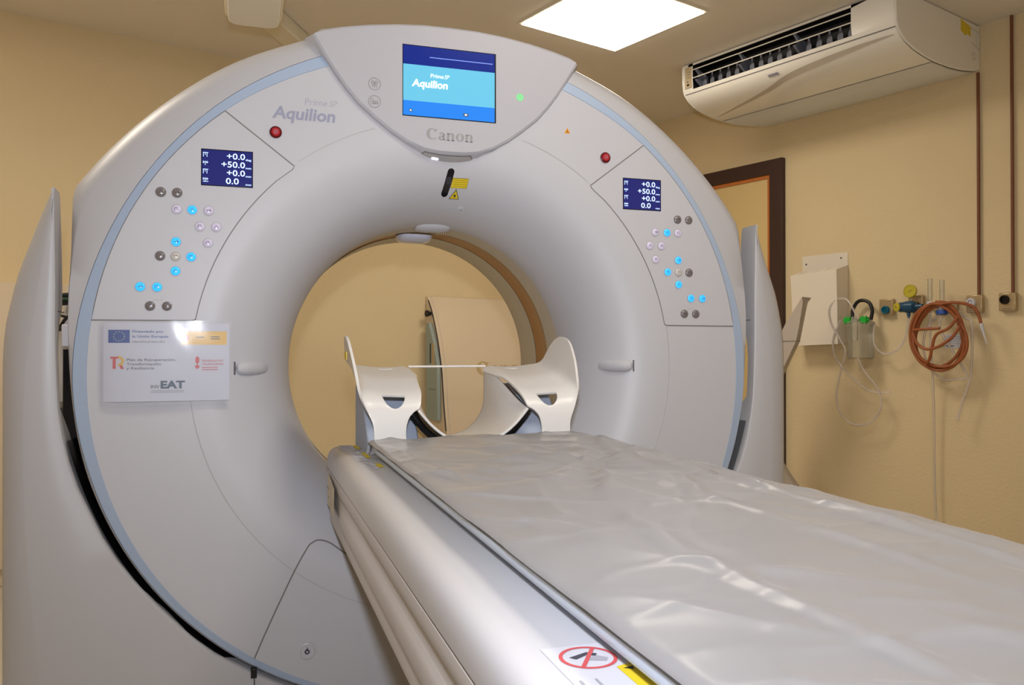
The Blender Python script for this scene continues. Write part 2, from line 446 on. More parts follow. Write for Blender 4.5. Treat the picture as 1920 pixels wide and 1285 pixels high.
# round seam, service cover line
s_ = MB().m('seam_light')
def arc(r, a, b, n): return [(r * math.sin(math.radians(a + (b - a) * k / n)), 1 + r * math.cos(math.radians(a + (b - a) * k / n))) for k in range(n + 1)]
for sg in (-1, 1):
    for a0, a1, n in ((18, 37, 24), (80, 168, 90)):
        s_ = MB().m('seam_light'); s_.strip([(sg * x, z) for x, z in arc(.626, a0, a1, n)], .0016, FS, .0006)
        s_.build('panel_seam', G, label='fine round seam line on the scanner face', smooth=False)
s_ = MB().m('seam')
svc = spline([(-.478, .307, 0), (-.45, .372, 0), (-.39, .50, 0), (-.357, .559, 0), (-.343, .572, 0), (-.326, .576, 0), (-.30, .566, 0), (-.264, .539, 0), (-.2, .50, 0), (0, .47, 0)], 8)
for sg in (-1, 1):
    s_.strip([(sg * p.x, p.y) for p in svc], .0034, FS, .0007)
s_.build('service_cover_seam', G, label='dark seam of the service cover below the bore', smooth=False)
lk = MB().m('white'); lk.lathe([(.021, .0002), (.021, .003), (.0175, .0045), (.0165, .0025), (0, .0025)], (-.356, 0, .312), (0, -1, 0), 32)
lk.m('glyph'); lk.lathe([(.0062, .0026), (.0062, .0036), (.0025, .0036)], (-.356, 0, .311), (0, -1, 0), 16)
lk.prism([(-.358, .316), (-.354, .316), (-.3555, .323)], FS, .0028, .0036)
lk.build('lock', G, label='round key lock on the lower cover')

# base covers, left and right
INN = [(1.405, .907), (1.30, .905), (1.18, .903), (1.08, .903), (.95, .899), (.895, .895), (.826, .884), (.751, .866), (.702, .845), (.587, .792), (.488, .722), (.367, .613), (.329, .570), (.282, .492), (.22, .38), (.165, .24), (.142, .12), (.137, 0)]
OUTC = [(0, .92), (.30, .933), (.5, .952), (.74, .967), (.99, .965), (1.15, .945), (1.311, .921), (1.40, .911)]
OUTS = [(0, 1.008), (.30, 1.012), (1.0, 1.014), (1.08, 1.011), (1.12, 1.005), (1.21, .985), (1.28, .962), (1.35, .938), (1.40, .917)]
for sg in (-1, 1):
    m = MB().m('white2'); rows = []
    zz = sorted(set([1.405, 1.402, 1.395, 1.38, 1.35, 1.32, 1.28, 1.24, 1.21, 1.18, 1.14, 1.10, 1.06, 1.02, .98] + [1 + .88 * math.cos(math.radians(a)) for a in range(92, 169, 4)] + [.165, .15, .142, .137, .136, .08, .03, 0]), reverse=True)
    inn = sorted(INN); TH = [(0, .10), (.84, .10), (.90, .036), (1.04, .036), (1.12, .06), (1.135, .085), (1.25, .085), (1.40, .075), (1.405, .070)]
    for z in zz:
        xi = sinterp(inn, z) if z > .1365 else 0.0
        xc = sinterp(OUTC, z); xo = sinterp(OUTS, z) + (.012 * min(1, max(0, (1.40 - z) / .2)) if sg > 0 else 0)
        if z > 1.404: xi, xc, xo = .910, .911, .914
        xi = min(xi, xc - .004)
        zt = z
        tk = interp(TH, z)
        rows.append([(sg * (xi + (.003 if xi > .5 else 0)), tk, zt), (sg * xi, .012, zt), (sg * (xi + (.002 if xi > 0 else 0)), .003, zt), (sg * (xi + (.006 if xi > 0 else .004)), 0, zt),
                     (sg * (xi * .5 + xc * .5), 0, zt), (sg * (xc - .004), 0.0, zt), (sg * xc, .001, zt), (sg * (xc + .3 * (xo - xc)), .006, zt), (sg * (xc + .75 * (xo - xc)), .018, zt),
                     (sg * xo, .034, zt), (sg * (xo + .004), .037 + .02 * min(1, (tk + .02) / .1), zt), (sg * (xo + .004), max(tk, .06), zt)])
    m.grid(rows)
    m.add([p for p in rows[0]], [tuple(range(12))])
    m.add([rows[i][0] for i in range(len(rows))] + [rows[i][-1] for i in range(len(rows))], [(i, i + 1, len(rows) + i + 1, len(rows) + i) for i in range(len(rows) - 1)])
    m.build('base_cover', G, auto=40, label='tall white %s side cover of the scanner base' % ('left' if sg < 0 else 'right'))
    # seam on the inside of the tip
    m = MB().m('seam'); m.box((min(sg * .9035, sg * .906), .02, 1.128), (max(sg * .9035, sg * .906), .095, 1.1305))
    m.build('cover_seam', G, smooth=False)
    # rear half of the stand
    m = MB().m('white2')
    prof = [(.93, 0), (.93, .9), (.95, 1.2), (.99, 1.25), (1.02, 1.1), (1.02, 0)]
    m.prism(prof, lambda a, b, d, sg=sg: Vector((sg * a, d, b)), .62, .80)
    m.build('rear_base_cover', G, bevel=.01)
m = MB().m('dark')
m.box((-.479, -.0008, .0), (-.4765, .0, .262)); m.build('base_seam', G, smooth=False)
m = MB().m('gloss_black'); m.box((-.486, -.004, .262), (-.472, .01, .285)); m.build('base_clip', G, bevel=.001)
# black channel between the ring and the base
m = MB().m('gloss_black')
chan = lambda th: (sinterp(inn_r, th))
inn_r = [(95, .898), (107, .892), (118, .888), (135, .880), (150, .872), (160, .866), (180, .857)]
lo = [k for k in range(NTH) if 100 <= (360 * k / NTH) <= 260]
def arcpts(off, y, ks):
    out = []
    for k in ks:
        a = 2 * math.pi * k / NTH; th = 360 * k / NTH; th = 360 - th if th > 180 else th
        r = sinterp(inn_r, th) + off; out.append((r * math.sin(a), y, 1 + r * math.cos(a)))
    return out
def channel(ks): return [arcpts(.0, .012, ks), arcpts(-.002, .05, ks), arcpts(-.004, .10, ks), arcpts(-.034, .105, ks)]
m.grid(channel([k for k in lo if k >= 114])); m.build('black_channel', G, label='glossy black channel below the blue band, left side')
m = MB().m('channel_lit'); m.grid(channel([k for k in lo if k <= 114])); m.build('lit_channel', G, label='right side of the channel below the blue band, greyed for reflected light')  # right half of the black channel, its reflected light painted in as grey
m = MB().m('dark')
m.box((-.985, .24, 0), (-.890, .6, .90)); m.build('inner_frame', G, bevel=.004)
m = MB().m('dark'); m.box((.890, .24, 0), (.985, .6, .84)); m.build('inner_frame', G, bevel=.004)
m = MB().m('cradle'); m.box((.925, .16, .5), (.96, .24, .90)); m.build('bracket', G, bevel=.002)
m = MB().m('gloss_black'); m.box((-.925, .19, .80), (-.886, .24, 1.045)); m.box((-.93, .21, .60), (-.886, .24, .80))
m.lathe([(.008, 0), (.008, .01), (0, .01)], (-.90, .19, .99), (0, -1, 0), 12); m.lathe([(.006, 0), (.006, .01), (0, .01)], (-.905, .19, .96), (0, -1, 0), 12)
m.build('drive_module', G, bevel=.003, label='black module in the gap at the scanner left side')
m = MB().m('paper'); m.box((-.93, .20, 1.05), (-.885, .24, 1.105)); m.build('relay_box', G, bevel=.003)
for pts, r in (([(-.96, .25, 1.155), (-.92, .22, 1.16), (-.87, .24, 1.163)], .007), ([(-.96, .25, 1.175), (-.92, .22, 1.178), (-.87, .24, 1.18)], .006),
               ([(-.94, .24, 1.10), (-.918, .22, 1.125), (-.88, .24, 1.145)], .004), ([(-.94, .24, 1.128), (-.918, .22, 1.121), (-.87, .24, 1.10)], .0035), ([(-.95, .25, 1.093), (-.915, .22, 1.097), (-.87, .24, 1.10)], .006)):
    m = MB().m('black'); m.tube(spline(pts, 6), r, 8); m.build('cable', G)
m = MB().m('dark_green'); m.tube(spline([(-.96, .245, 1.168), (-.92, .215, 1.168), (-.87, .235, 1.172)], 6), .004, 8); m.build('cable', G, label='green cable')
m = MB().m('cradle'); m.box((-.90, .15, .56), (-.888, .2, .80)); m.build('bracket', G, bevel=.002)
m = MB().m('dark')
m.grid([arcpts(-.03, .10, lo), arcpts(-.03, .3, lo)]); m.build('inner_wall', G)

# top console
K = MB().m('console')
crease = [(0, 1.548), (.035, 1.549), (.07, 1.554), (.11, 1.569), (.15, 1.592), (.19, 1.622), (.23, 1.655), (.26, 1.689), (.285, 1.722), (.315, 1.767), (.342, 1.812)]
base = [(0, 1.520), (.035, 1.522), (.07, 1.530), (.115, 1.550), (.16, 1.580), (.20, 1.610), (.242, 1.645), (.274, 1.679), (.3, 1.714), (.335, 1.768), (.362, 1.812)]
topa = [(0, 1.867), (.07, 1.866), (.14, 1.860), (.21, 1.850), (.27, 1.838), (.323, 1.825)]
def sym(half): return [(-x, z) for x, z in reversed(half)] + [(x, z) for x, z in half[1:]]
def outline(low, dx, dz):
    lw = sym(low)
    tp = [(x * (1 + dx), z + dz) for x, z in reversed(sym(topa))]
    return lw + tp
A = outline(crease, 0, -.006); Bo = outline([(x + (.004 if x else 0), z - .004) for x, z in crease], .01, -.001)
C_ = outline(base, .04, .0); D_ = outline(base, .05, -.01)
rowsK = [[(x, -.013, z) for x, z in A], [(x, -.009, z) for x, z in Bo], [(x, .030, z) for x, z in C_], [(x, .075, z) for x, z in D_], [(x, .25, z - .03) for x, z in D_]]
K.grid(rowsK, closed_u=True)
K.add(rowsK[0], [tuple(range(len(A)))])
con = K.build('console', G, auto=30, label='shield-shaped console on top of the scanner')
CF = lambda x, z, off: Vector((x, -.013 - off, z))
# touch screen
m = MB().m('gloss_black'); m.prism([(-.127, 1.630), (.117, 1.630), (.117, 1.810), (-.127, 1.810)], CF, 0, .0012)
m.m('scr_navy'); m.prism([(-.1255, 1.7605), (.1135, 1.7605), (.1135, 1.808), (-.1255, 1.808)], CF, .0012, .0016)
m.m('scr_cyan'); m.prism([(-.1255, 1.669), (.1135, 1.669), (.1135, 1.7605), (-.1255, 1.7605)], CF, .0012, .0016)
m.m('scr_blue'); m.prism([(-.1255, 1.632), (.1135, 1.632), (.1135, 1.669), (-.1255, 1.669)], CF, .0012, .0016)
m.m('scr_line'); m.prism([(-.058, 1.7815), (.108, 1.7815), (.108, 1.7835), (-.058, 1.7835)], CF, .0016, .0019)
m.m('scr_white')
text(m, 'Aquilion', CF, -.104, 1.706, .019, .002, width=.093, bold=.03, shear=.12)
text(m, 'Prime', CF, -.056, 1.7315, .0105, .002, width=.034, bold=.01, shear=.1)
text(m, 'SP', CF, -.020, 1.7315, .0105, .002, width=.013, shear=.25)
for x, wd in ((-.110, .007), (.030, .013)):
    m.m('glyph'); m.prism([(x, 1.641), (x + wd, 1.641), (x + wd, 1.648), (x, 1.648)], CF, .0016, .0018)
    m.m('scr_white'); m.prism([(x + wd * .25, 1.6428), (x + wd * .75, 1.6428), (x + wd * .75, 1.6462), (x + wd * .25, 1.6462)], CF, .0018, .002)
m.build('touch_screen', con, smooth=False, label='lit touchscreen with dark blue, cyan and blue bands')
m = MB().m('canon'); serif_word(m, CF, -.066, 1.5755, .0200, .122, .0006)
m.build('brand_lettering', con, smooth=False)
def ringm(mb, cx, cz, r0, r1, T, off, n=28):
    mb.grid([[T(cx + r * math.cos(2 * math.pi * k / n), cz + r * math.sin(2 * math.pi * k / n), off) for k in range(n)] for r in (r0, r1)], closed_u=True)
for cz, kind in ((1.702, 0), (1.658, 1)):
    m = MB().m('icon'); cx = -.197
    ringm(m, cx, cz, .0142, .0155, CF, .0006)
    if kind == 0:
        for dx in (-.0045, .0045): ringm(m, cx + dx, cz + .004, .0028, .0042, CF, .0006, 12)
        m.strip([(cx - .006, cz - .008), (cx - .004, cz - .001), (cx, cz - .004), (cx + .004, cz - .001), (cx + .006, cz - .008)], .0014, CF, .0006)
        m.strip([(cx, cz - .009), (cx, cz + .003)], .0014, CF, .0006)
    else:
        m.strip([(cx - .009, cz + .008), (cx - .004, cz + .008), (cx - .004, cz - .006), (cx - .009, cz - .006), (cx - .009, cz + .008)], .0012, CF, .0006)
        m.strip([(cx - .003, cz + .001), (cx + .009, cz + .001)], .0014, CF, .0006); m.strip([(cx - .003, cz - .005), (cx + .009, cz - .005)], .0016, CF, .0006)
        for q in range(4): m.strip([(cx - .002 + q * .0035, cz), (cx - .002 + q * .0035, cz - .005)], .0011, CF, .0006)
    m.build('touch_icon', con, smooth=False, label=('round breathing icon' if kind == 0 else 'round couch icon') + ' on the console')
m = MB().m('green_led'); ringm(m, .183, 1.704, .0062, .0088, CF, .0008); m.lathe([(.0032, .0002), (.0032, .001), (0, .001)], (.183, -.013, 1.704), (0, -1, 0), 16)
m.build('power_light', con, smooth=False, label='glowing green ring light')
# lens strip below the console
m = MB().m('seam')
def under(x, t, off):   # on the underside between crease and base, t = 0..1
    xi = abs(x); zc = sinterp(crease, xi); zb = sinterp(base, xi)
    p = Vector((x, -.009 + .039 * t, (zc - .004) * (1 - t) + zb * t)); return p + Vector((0, -.42, -.9)).normalized() * off
def pillpts(x0, x1, t0, t1, n=9):
    c = (t0 + t1) / 2; h = (t1 - t0) / 2; rr = .008
    pts = [(x1 - rr + rr * math.cos(a), c + h * math.sin(a)) for a in [-math.pi / 2 + math.pi * k / n for k in range(n + 1)]]
    pts += [(x0 + rr + rr * math.cos(a), c + h * math.sin(a)) for a in [math.pi / 2 + math.pi * k / n for k in range(n + 1)]]
    return pts
def fillsurf(mb, pts, T, off, nx=20):
    xs = [p[0] for p in pts]; x0, x1 = min(xs), max(xs); rows = [[], []]
    for k in range(nx + 1):
        x = x0 + (x1 - x0) * (.001 + .998 * k / nx); ys = []
        for (a, b), (c, d) in zip(pts, pts[1:] + pts[:1]):
            if (a - x) * (c - x) <= 0 and a != c: ys.append(b + (d - b) * (x - a) / (c - a))
        rows[0].append(T(x, min(ys), off)); rows[1].append(T(x, max(ys), off))
    mb.grid(rows)
fillsurf(m, pillpts(-.076, .060, .12, .9), under, .0008)
m.m('pill'); fillsurf(m, pillpts(-.074, .058, .17, .85), under, .0016)
m.m('white_led')
for dx in (-.045, -.039, -.033, -.036, -.042): m.lathe([(.0035, .001), (.0035, .002), (0, .002)], under(dx, .5, .001), (0, -.42, -.9), 8)
m.build('indicator_lens', con, label='oblong indicator lens under the console')

# model lettering on the cover
m = MB().m('logo'); text(m, 'Aquilion', FS, -.441, 1.6015, .030, .0006, width=.150, bold=.03, shear=.14)
m.m('logo_thin'); text(m, 'Prime', FS, -.3645, 1.639, .0165, .0006, width=.054, bold=.006, shear=.12); text(m, 'SP', FS, -.3065, 1.639, .0165, .0006, width=.021, shear=.3)
m.build('model_lettering', G, smooth=False)

# control panels with display and buttons
PL = [(-.546, 1.607), (-.387, 1.486), (-.400, 1.474)]
inner_edge = [(-x, z) for x, z in arc(.622, 41, 79.5, 14)]
outer_edge = [(-x, z) for x, z in [(sinterp(R_IN, a) * math.sin(math.radians(a)), 1 + sinterp(R_IN, a) * math.cos(math.radians(a))) for a in [82.5 - (82.5 - 42) * k / 16 for k in range(17)]]]
polyL = [(-.546, 1.607), (-.388, 1.487), (-.392, 1.480)] + inner_edge[1:] + [(-.617, 1.110)] + outer_edge
BL = [(-.687, 1.407, 'd'), (-.652, 1.407, 'd'), (-.653, 1.369, 'l'), (-.619, 1.369, 'b'), (-.583, 1.369, 'l'), (-.602, 1.331, 'l'), (-.566, 1.331, 'l'), (-.654, 1.293, 'b'), (-.584, 1.293, 'l'),
      (-.688, 1.259, 'd'), (-.655, 1.259, 'c'), (-.621, 1.259, 'b'), (-.655, 1.225, 'b'), (-.730, 1.187, 'b'), (-.694, 1.187, 'b'), (-.709, 1.143, 'd'), (-.673, 1.143, 'd')]
BKEY = {'d': 'btn_dark', 'l': 'btn_lav', 'b': 'btn_blue', 'c': 'btn_clear'}
GLY = [lambda m, x, z, T, o: (m.strip([(x - .004, z - .003), (x, z + .004), (x + .004, z - .003)], .0013, T, o),),
       lambda m, x, z, T, o: (m.strip([(x - .005, z), (x + .005, z)], .0012, T, o), m.strip([(x + .002, z + .004), (x + .005, z), (x + .002, z - .004)], .0012, T, o)),
       lambda m, x, z, T, o: (m.strip([(x - .004, z - .003), (x - .004, z + .003), (x + .003, z + .003)], .0012, T, o), m.strip([(x, z), (x + .004, z - .003)], .0012, T, o)),
       lambda m, x, z, T, o: (m.strip([(x - .004, z + .001), (x - .001, z + .001)], .0014, T, o), m.strip([(x + .001, z + .001), (x + .004, z + .001)], .0014, T, o))]
for sg in (-1, 1):
    poly = [(x * -sg, z) for x, z in polyL]
    m = MB().m('seam'); m.strip(poly + [poly[0]], .0028, FS, .0006)
    m.m('white'); vs = []
    ii = [(x + (sum(p[0] for p in poly) / len(poly) - x) * .008, z + (sum(p[1] for p in poly) / len(poly) - z) * .008) for x, z in poly]
    m.prism(ii, lambda a, b, d: Vector((a, -d, b)), .0003, .0014)
    side = 'left' if sg < 0 else 'right'
    cp = m.build('control_panel', G, smooth=False, label='%s control panel of the scanner face' % side)
    PS = lambda x, z, off: Vector((x, -.0014 - off, z))
    cx = .542 * sg
    m = MB().m('gloss_black'); m.prism([(cx - .058, 1.428), (cx + .058, 1.428), (cx + .058, 1.5145), (cx - .058, 1.5145)], PS, 0, .0008)
    m.m('lcd'); m.prism([(cx - .056, 1.430), (cx + .056, 1.430), (cx + .056, 1.5125), (cx - .056, 1.5125)], PS, .0008, .0011)
    m.m('lcdtxt')
    for q, (s1, s2) in enumerate((('+0.0', 'deg'), ('+50.0', 'mm'), ('+0.0', 'mm'), ('0.0', 'mm'))):
        z = 1.4935 - q * .0196
        text(m, s1, PS, cx + (.040 if q < 3 else .026), z, .0145, .0013, width={0: .041, 1: .053, 2: .041, 3: .029}[q], bold=.012, align='r')
        text(m, s2, PS, cx + .054, z - .002, .0052, .0013, width=.0125, bold=.01, align='r')
        for u in range(3):
            m.strip([(cx - .053 + u * .004, z + .012), (cx - .053 + u * .004, z + (.006 if (u + q) % 2 else .002))], .0011, PS, .0013)
        m.strip([(cx - .054, z + (.009 if q % 2 else .012)), (cx - .042, z + (.009 if q % 2 else .012))], .0013, PS, .0013)
        if q == 3: m.strip([(cx - .054, z + .003), (cx - .042, z + .003)], .0013, PS, .0013)
    m.build('display', cp, smooth=False, label='small dark blue display with white numbers')
    m = MB().m('seam_light'); m.strip([(sg * .703, 1.157), (sg * .680, 1.157)], .0009, PS, .0005); m.build('button_bracket_line', cp, smooth=False)
    for q, (x, z, kd) in enumerate(BL):
        X = -x * sg
        X = sg * abs(x)
        m = MB().m('seam_light' if kd != 'd' else 'btn_dark')
        m.lathe([(.0118, .0), (.0118, .0012), (.0104, .0012)], PS(X, z, 0), (0, -1, 0), 24)
        m.m(BKEY[kd]); m.lathe([(.0104, .0012), (.0096, .0022), (.0070, .0034), (.0035, .0040), (0, .0041)], PS(X, z, 0), (0, -1, 0), 24)
        m.m('glyph'); GLY[3 if kd == 'c' else q % 3](m, X, z, PS, .0046)
        m.build('button', cp, label={'d': 'dark grey push button', 'l': 'pale lavender push button', 'b': 'glowing blue push button', 'c': 'blank pale push button'}[kd])
    # emergency stop
    m = MB().m('darkred'); c = (sg * .432, 0, 1.566)
    m.lathe([(.0145, 0), (.0145, .003), (.012, .0045), (.0105, .003)], c, (0, -1, 0), 28)
    m.m('red'); m.lathe([(.0105, .003), (.0105, .006), (.008, .0078), (0, .0078)], c, (0, -1, 0), 28)
    m.m('logo_thin'); ringm(m, c[0], c[2], .0040, .0048, FS, .0080, 16); m.strip([(c[0] - .002, c[2] - .002), (c[0] + .002, c[2] + .002)], .001, FS, .0080)
    m.build('stop_button', G, label='round red stop button near the %s control panel' % side)
    # grips on the flare
    m = MB().m('white'); xs = [.522, .519, .512, .50, .485, .468, .452, .44]
    prof = [.006, .012, .0165, .018, .018, .017, .013, .004]; rise = [.004, .010, .014, .015, .014, .011, .006, -.002]
    rr = []
    for x, hh, rs in zip(xs, prof, rise):
        rr.append([FS(sg * x, .998 + hh * math.cos(a), rs * math.sin(a) - .002) for a in [math.pi * k / 12 for k in range(13)]])
    m.grid(rr); m.m('handle_dark'); m.add(rr[0], [tuple(range(13))])
    m.strip([(sg * .5245, .998 + .016 * math.sin(a)) for a in [-1.4 + 2.8 * k / 10 for k in range(11)]], .004, FS, .0006)
    m.build('grip', G, label='small moulded grip %s of the bore' % side)

# stickers and windows above the bore
m = MB().m('orange_tri'); m.prism([(.3125, 1.6235), (.3295, 1.6235), (.321, 1.6385)], FS, .0003, .0007)
m.m('print_black'); ringm(m, .321, 1.6283, .0005, .0016, FS, .0009, 10)
for a in (90, 210, 330): m.prism(circ(.321 + .0031 * math.cos(math.radians(a)), 1.6283 + .0031 * math.sin(math.radians(a)), .0012, 8), FS, .0008, .001)
m.build('radiation_sticker', G, smooth=False, label='small orange triangle sticker with black trefoil')
m = MB().m('gloss_black')
p0, p1 = Vector((.0075, 1.505)), Vector((.0005, 1.457)); dd = (p1 - p0); ax = dd.normalized(); px = Vector((-ax.y, ax.x)); RR = .0090
def pill2(p0, p1, R, T, off, mb, n=14):
    L, Rr = [], []; ln = (p1 - p0).length
    for k in range(n + 1):
        t = -R + (ln + 2 * R) * k / n; wd = R
        if t < 0: wd = math.sqrt(max(R * R - t * t, 0))
        if t > ln: wd = math.sqrt(max(R * R - (t - ln) ** 2, 0))
        c = p0 + ax * t; L.append(T(c.x + px.x * wd, c.y + px.y * wd, off)); Rr.append(T(c.x - px.x * wd, c.y - px.y * wd, off))
    mb.grid([L, Rr])
pill2(p0, p1, RR, FS, .0006, m, 24)
m.m('dark'); pill2(p0 + ax * .018, p0 + ax * .0215, .0075, FS, .0012, m, 8)
m.build('laser_window', G, label='black oblong laser window above the bore', smooth=False)
m = MB().m('ylw_dark'); m.add([FS(*p, .0006) for p in ((.0125, 1.4690), (.0560, 1.4690), (.0575, 1.4920), (.0145, 1.4920))], [(0, 1, 2, 3)])
m.m('yellow'); m.add([FS(*p, .0010) for p in ((.0138, 1.4702), (.0547, 1.4702), (.0562, 1.4908), (.0158, 1.4908))], [(0, 1, 2, 3)])
m.m('ylw_dark')
for q in range(4): m.strip([(.019, 1.4875 - q * .0045), (.053, 1.4875 - q * .0045)], .0009, FS, .0014)
m.build('warning_label', G, smooth=False, label='yellow rectangular warning label beside the laser window')
m = MB().m('print_black'); m.add([FS(*p, .0006) for p in ((.0145, 1.4450), (.0420, 1.4450), (.0295, 1.4675))], [(0, 1, 2)])
m.m('yellow'); m.add([FS(*p, .0010) for p in ((.0168, 1.4463), (.0396, 1.4463), (.0294, 1.4647))], [(0, 1, 2)])
m.m('print_black'); m.add([FS(x, z, .0014) for x, z in circ(.0285, 1.4527, .0026, 10)], [tuple(range(10))])
for a in range(0, 360, 45): m.strip([(.0285, 1.4527), (.0285 + .0045 * math.cos(math.radians(a)), 1.4527 + .0045 * math.sin(math.radians(a)))], .0005, FS, .0014)
m.build('laser_sticker', G, smooth=False, label='yellow triangle laser sticker')
m = MB().m('white'); c = FS(.0555, 1.4235, 0); nn = (FS(.0555, 1.4235, .01) - c).normalized()
m.lathe([(.0105, .0), (.0095, .0022), (.0072, .0015), (.0055, .0026), (0, .0026)], c, nn, 24); m.m('glyph'); m.lathe([(.0018, .0027), (.0018, .003), (0, .003)], c, nn, 12)
m.build('microphone', G, label='small round microphone above the bore')
# pod at the top of the bore rim and lens pod deeper inside
m = MB().m('white'); rows = []
for k in range(17):
    t = -1 + 2 * k / 16; x = .004 + .056 * t; wd = max(1 - abs(t) ** 2.6, 0) ** .5; row = []
    for a in [math.pi * j / 8 for j in range(9)]:
        row.append((x, .245 - .042 * wd ** .6 * math.cos(a), 1.397 - .022 * wd ** .5 * math.sin(a)))
    rows.append(row)
m.grid(rows); m.m('tan')
for k in range(5): m.box((.018 + k * .006, .245, 1.3715), (.020 + k * .006, .262, 1.3765))
m.build('speaker_pod', G, label='white rounded speaker pod at top of bore rim')
m = MB().m('lens'); rows = []
for k in range(21):
    t = -1 + 2 * k / 20; x = -.018 + .055 * t; wd = 1.25 * max(1 - abs(t) ** 4, 0) ** .5; row = []
    for a in [math.pi * j / 10 for j in range(11)]: row.append((x, .40 - .045 * wd * math.cos(a), 1.384 - .017 * wd * math.sin(a)))
    rows.append(row)
m.grid(rows); m.m('white_led'); m.lathe([(.005, 0), (.005, .001), (0, .001)], (-.012, .385, 1.3735), (0, 0, -1), 12)
m.build('lens_pod', G, label='lavender lens pod inside top of bore')

# ------------------------------------------------------------------ laminated notice
N = thing('laminated_notice', 'laminated white notice with flag and funding logos taped left of the bore', 'notice', (-.67, -.004, .905))
nx0, nx1, nz0, nz1 = -.811, -.530, .914, 1.110
def NS(x, z, off):
    return Vector((x, -.003 - off - .0115 * math.sin(max(0, min(1, (x - nx0) / (nx1 - nx0))) ** .6 * math.pi) - .0012 * math.sin((z - nz0) * 16), z))
m = MB().m('paper')
for off in (0, .0004): m.grid([[NS(nx0 + .006 + (nx1 - nx0 - .012) * i / 24, nz0 + .010 + (nz1 - nz0 - .016) * j / 12, off) for i in range(25)] for j in range(13)])
m.build('paper_sheet', N)
m = MB().m('laminate'); m.grid([[NS(nx0 + (nx1 - nx0) * i / 24, nz0 + (nz1 - nz0) * j / 12, .0015 + .00022 * math.sin(i * .9 + j * .8)) for i in range(25)] for j in range(13)])
m.build('laminate', N, label='clear glossy laminate sheet')
# content in pixel-like sheet units: u right 0..1, v down 0..1
def nu(u, v, off=.0007): return NS(nx0 + (nx1 - nx0) * u, nz1 - (nz1 - nz0) * v, off)
def NT(x, z, off): return NS(x, z, off)
def U(u): return nx0 + (nx1 - nx0) * u
def V(v): return nz1 - (nz1 - nz0) * v
def nrect(mb, u0, v0, u1, v1, off=.0007): mb.grid([[nu(u0 + (u1 - u0) * k / 4, v, off) for k in range(5)] for v in (v0, v1)])
m = MB().m('eu_blue'); nrect(m, .058, .115, .218, .265); m.m('star')
for k in range(12):
    a = math.pi * k / 6; cx, cz = U(.138) + .0115 * math.cos(a), V(.19) + .0105 * math.sin(a)
    pts = [(cx + (.0016 if j % 2 == 0 else .0007) * math.sin(j * math.pi / 5), cz + (.0016 if j % 2 == 0 else .0007) * math.cos(j * math.pi / 5)) for j in range(10)]
    m.add([NS(x, z, .0010) for x, z in pts], [tuple(range(10))])
m.build('flag_print', N, smooth=False, label='blue flag with ring of yellow stars')
m = MB().m('tx_blue'); text(m, 'Financiado por', NS, U(.237), V(.145), .0058, .0008, width=.066, bold=.02)
text(m, 'la Unión Europea', NS, U(.237), V(.203), .0058, .0008, width=.076, bold=.02)
m.m('tx_grey'); text(m, 'NextGenerationEU', NS, U(.237), V(.262), .0048, .0008, width=.068)
m.build('lettering', N, smooth=False, label='blue lettering beside the flag')
m = MB().m('tx_grey')
text(m, 'Plan de Recuperación,', NS, U(.195), V(.475), .0058, .0008, width=.104, bold=.015)
text(m, 'Transformación', NS, U(.195), V(.525), .0058, .0008, width=.072, bold=.015)
text(m, 'y Resiliencia', NS, U(.195), V(.573), .0058, .0008, width=.058, bold=.015)
m.build('lettering', N, smooth=False, label='grey lettering beside the red and gold letters')
m = MB().m('tx_red'); text(m, 'GENERALITAT', NS, U(.762), V(.488), .0052, .0008, width=.048, bold=.0); text(m, 'VALENCIANA', NS, U(.762), V(.528), .0052, .0008, width=.048)
for q in range(2): m.grid([[nu(.763 + .125 * k / 4, .552 + q * .026 + dv, .0008) for k in range(5)] for dv in (0, .008)])
m.add([nu(.728 + .016 * math.cos(a), .468 - .045 * math.sin(a), .0008) for a in [2 * math.pi * k / 12 for k in range(12)]], [tuple(range(12))])
m.add([nu(.728 + .02 * math.cos(a), .545 - .030 * math.sin(a), .0008) for a in [2 * math.pi * k / 4 for k in range(4)]], [tuple(range(4))])
m.build('lettering', N, smooth=False, label='red lettering and small red emblem')
m = MB().m('tx_teal'); text(m, 'INV', NS, U(.376), V(.795), .0080, .0008, width=.018, bold=.01)
text(m, 'EAT', NS, U(.449), V(.795), .0170, .0008, width=.052, bold=.045)
m.m('tx_ltgrey')
for q in range(2): m.grid([[nu(.376 + .25 * k / 6, .82 + q * .018 + dv, .0008) for k in range(7)] for dv in (0, .008)])
m.build('lettering', N, smooth=False, label='dark teal lettering at the bottom')
m = MB().m('tx_red'); nrect(m, .075, .425, .135, .448, .0008); nrect(m, .092, .425, .115, .565, .0008)
m.add([nu(.135, .51, .0009), nu(.158, .51, .0009), nu(.177, .567, .0009), nu(.152, .567, .0009)], [(0, 1, 2, 3)])
m.m('gold'); rows = []
for r in (.026, .044): rows.append([nu(.132 + r * math.sin(a), .465 - r * 1.3 * math.cos(a) + .01, .0009) for a in [math.pi * k / 10 for k in range(11)]])
m.grid(rows); m.build('plan_logo', N, smooth=False, label='red and gold letters T and R')
m = MB().m('gold'); nrect(m, .602, .125, .957, .285); m.m('tx_grey')
nrect(m, .83, .185, .90, .195, .0010); nrect(m, .83, .21, .905, .22, .0010); nrect(m, .72, .19, .78, .20, .0010)
m.m('tx_red'); m.add([nu(.645 + .018 * math.cos(a), .205 - .035 * math.sin(a), .0010) for a in [2 * math.pi * k / 10 for k in range(10)]], [tuple(range(10))])
m.build('gold_banner', N, smooth=False, label='gold banner print')

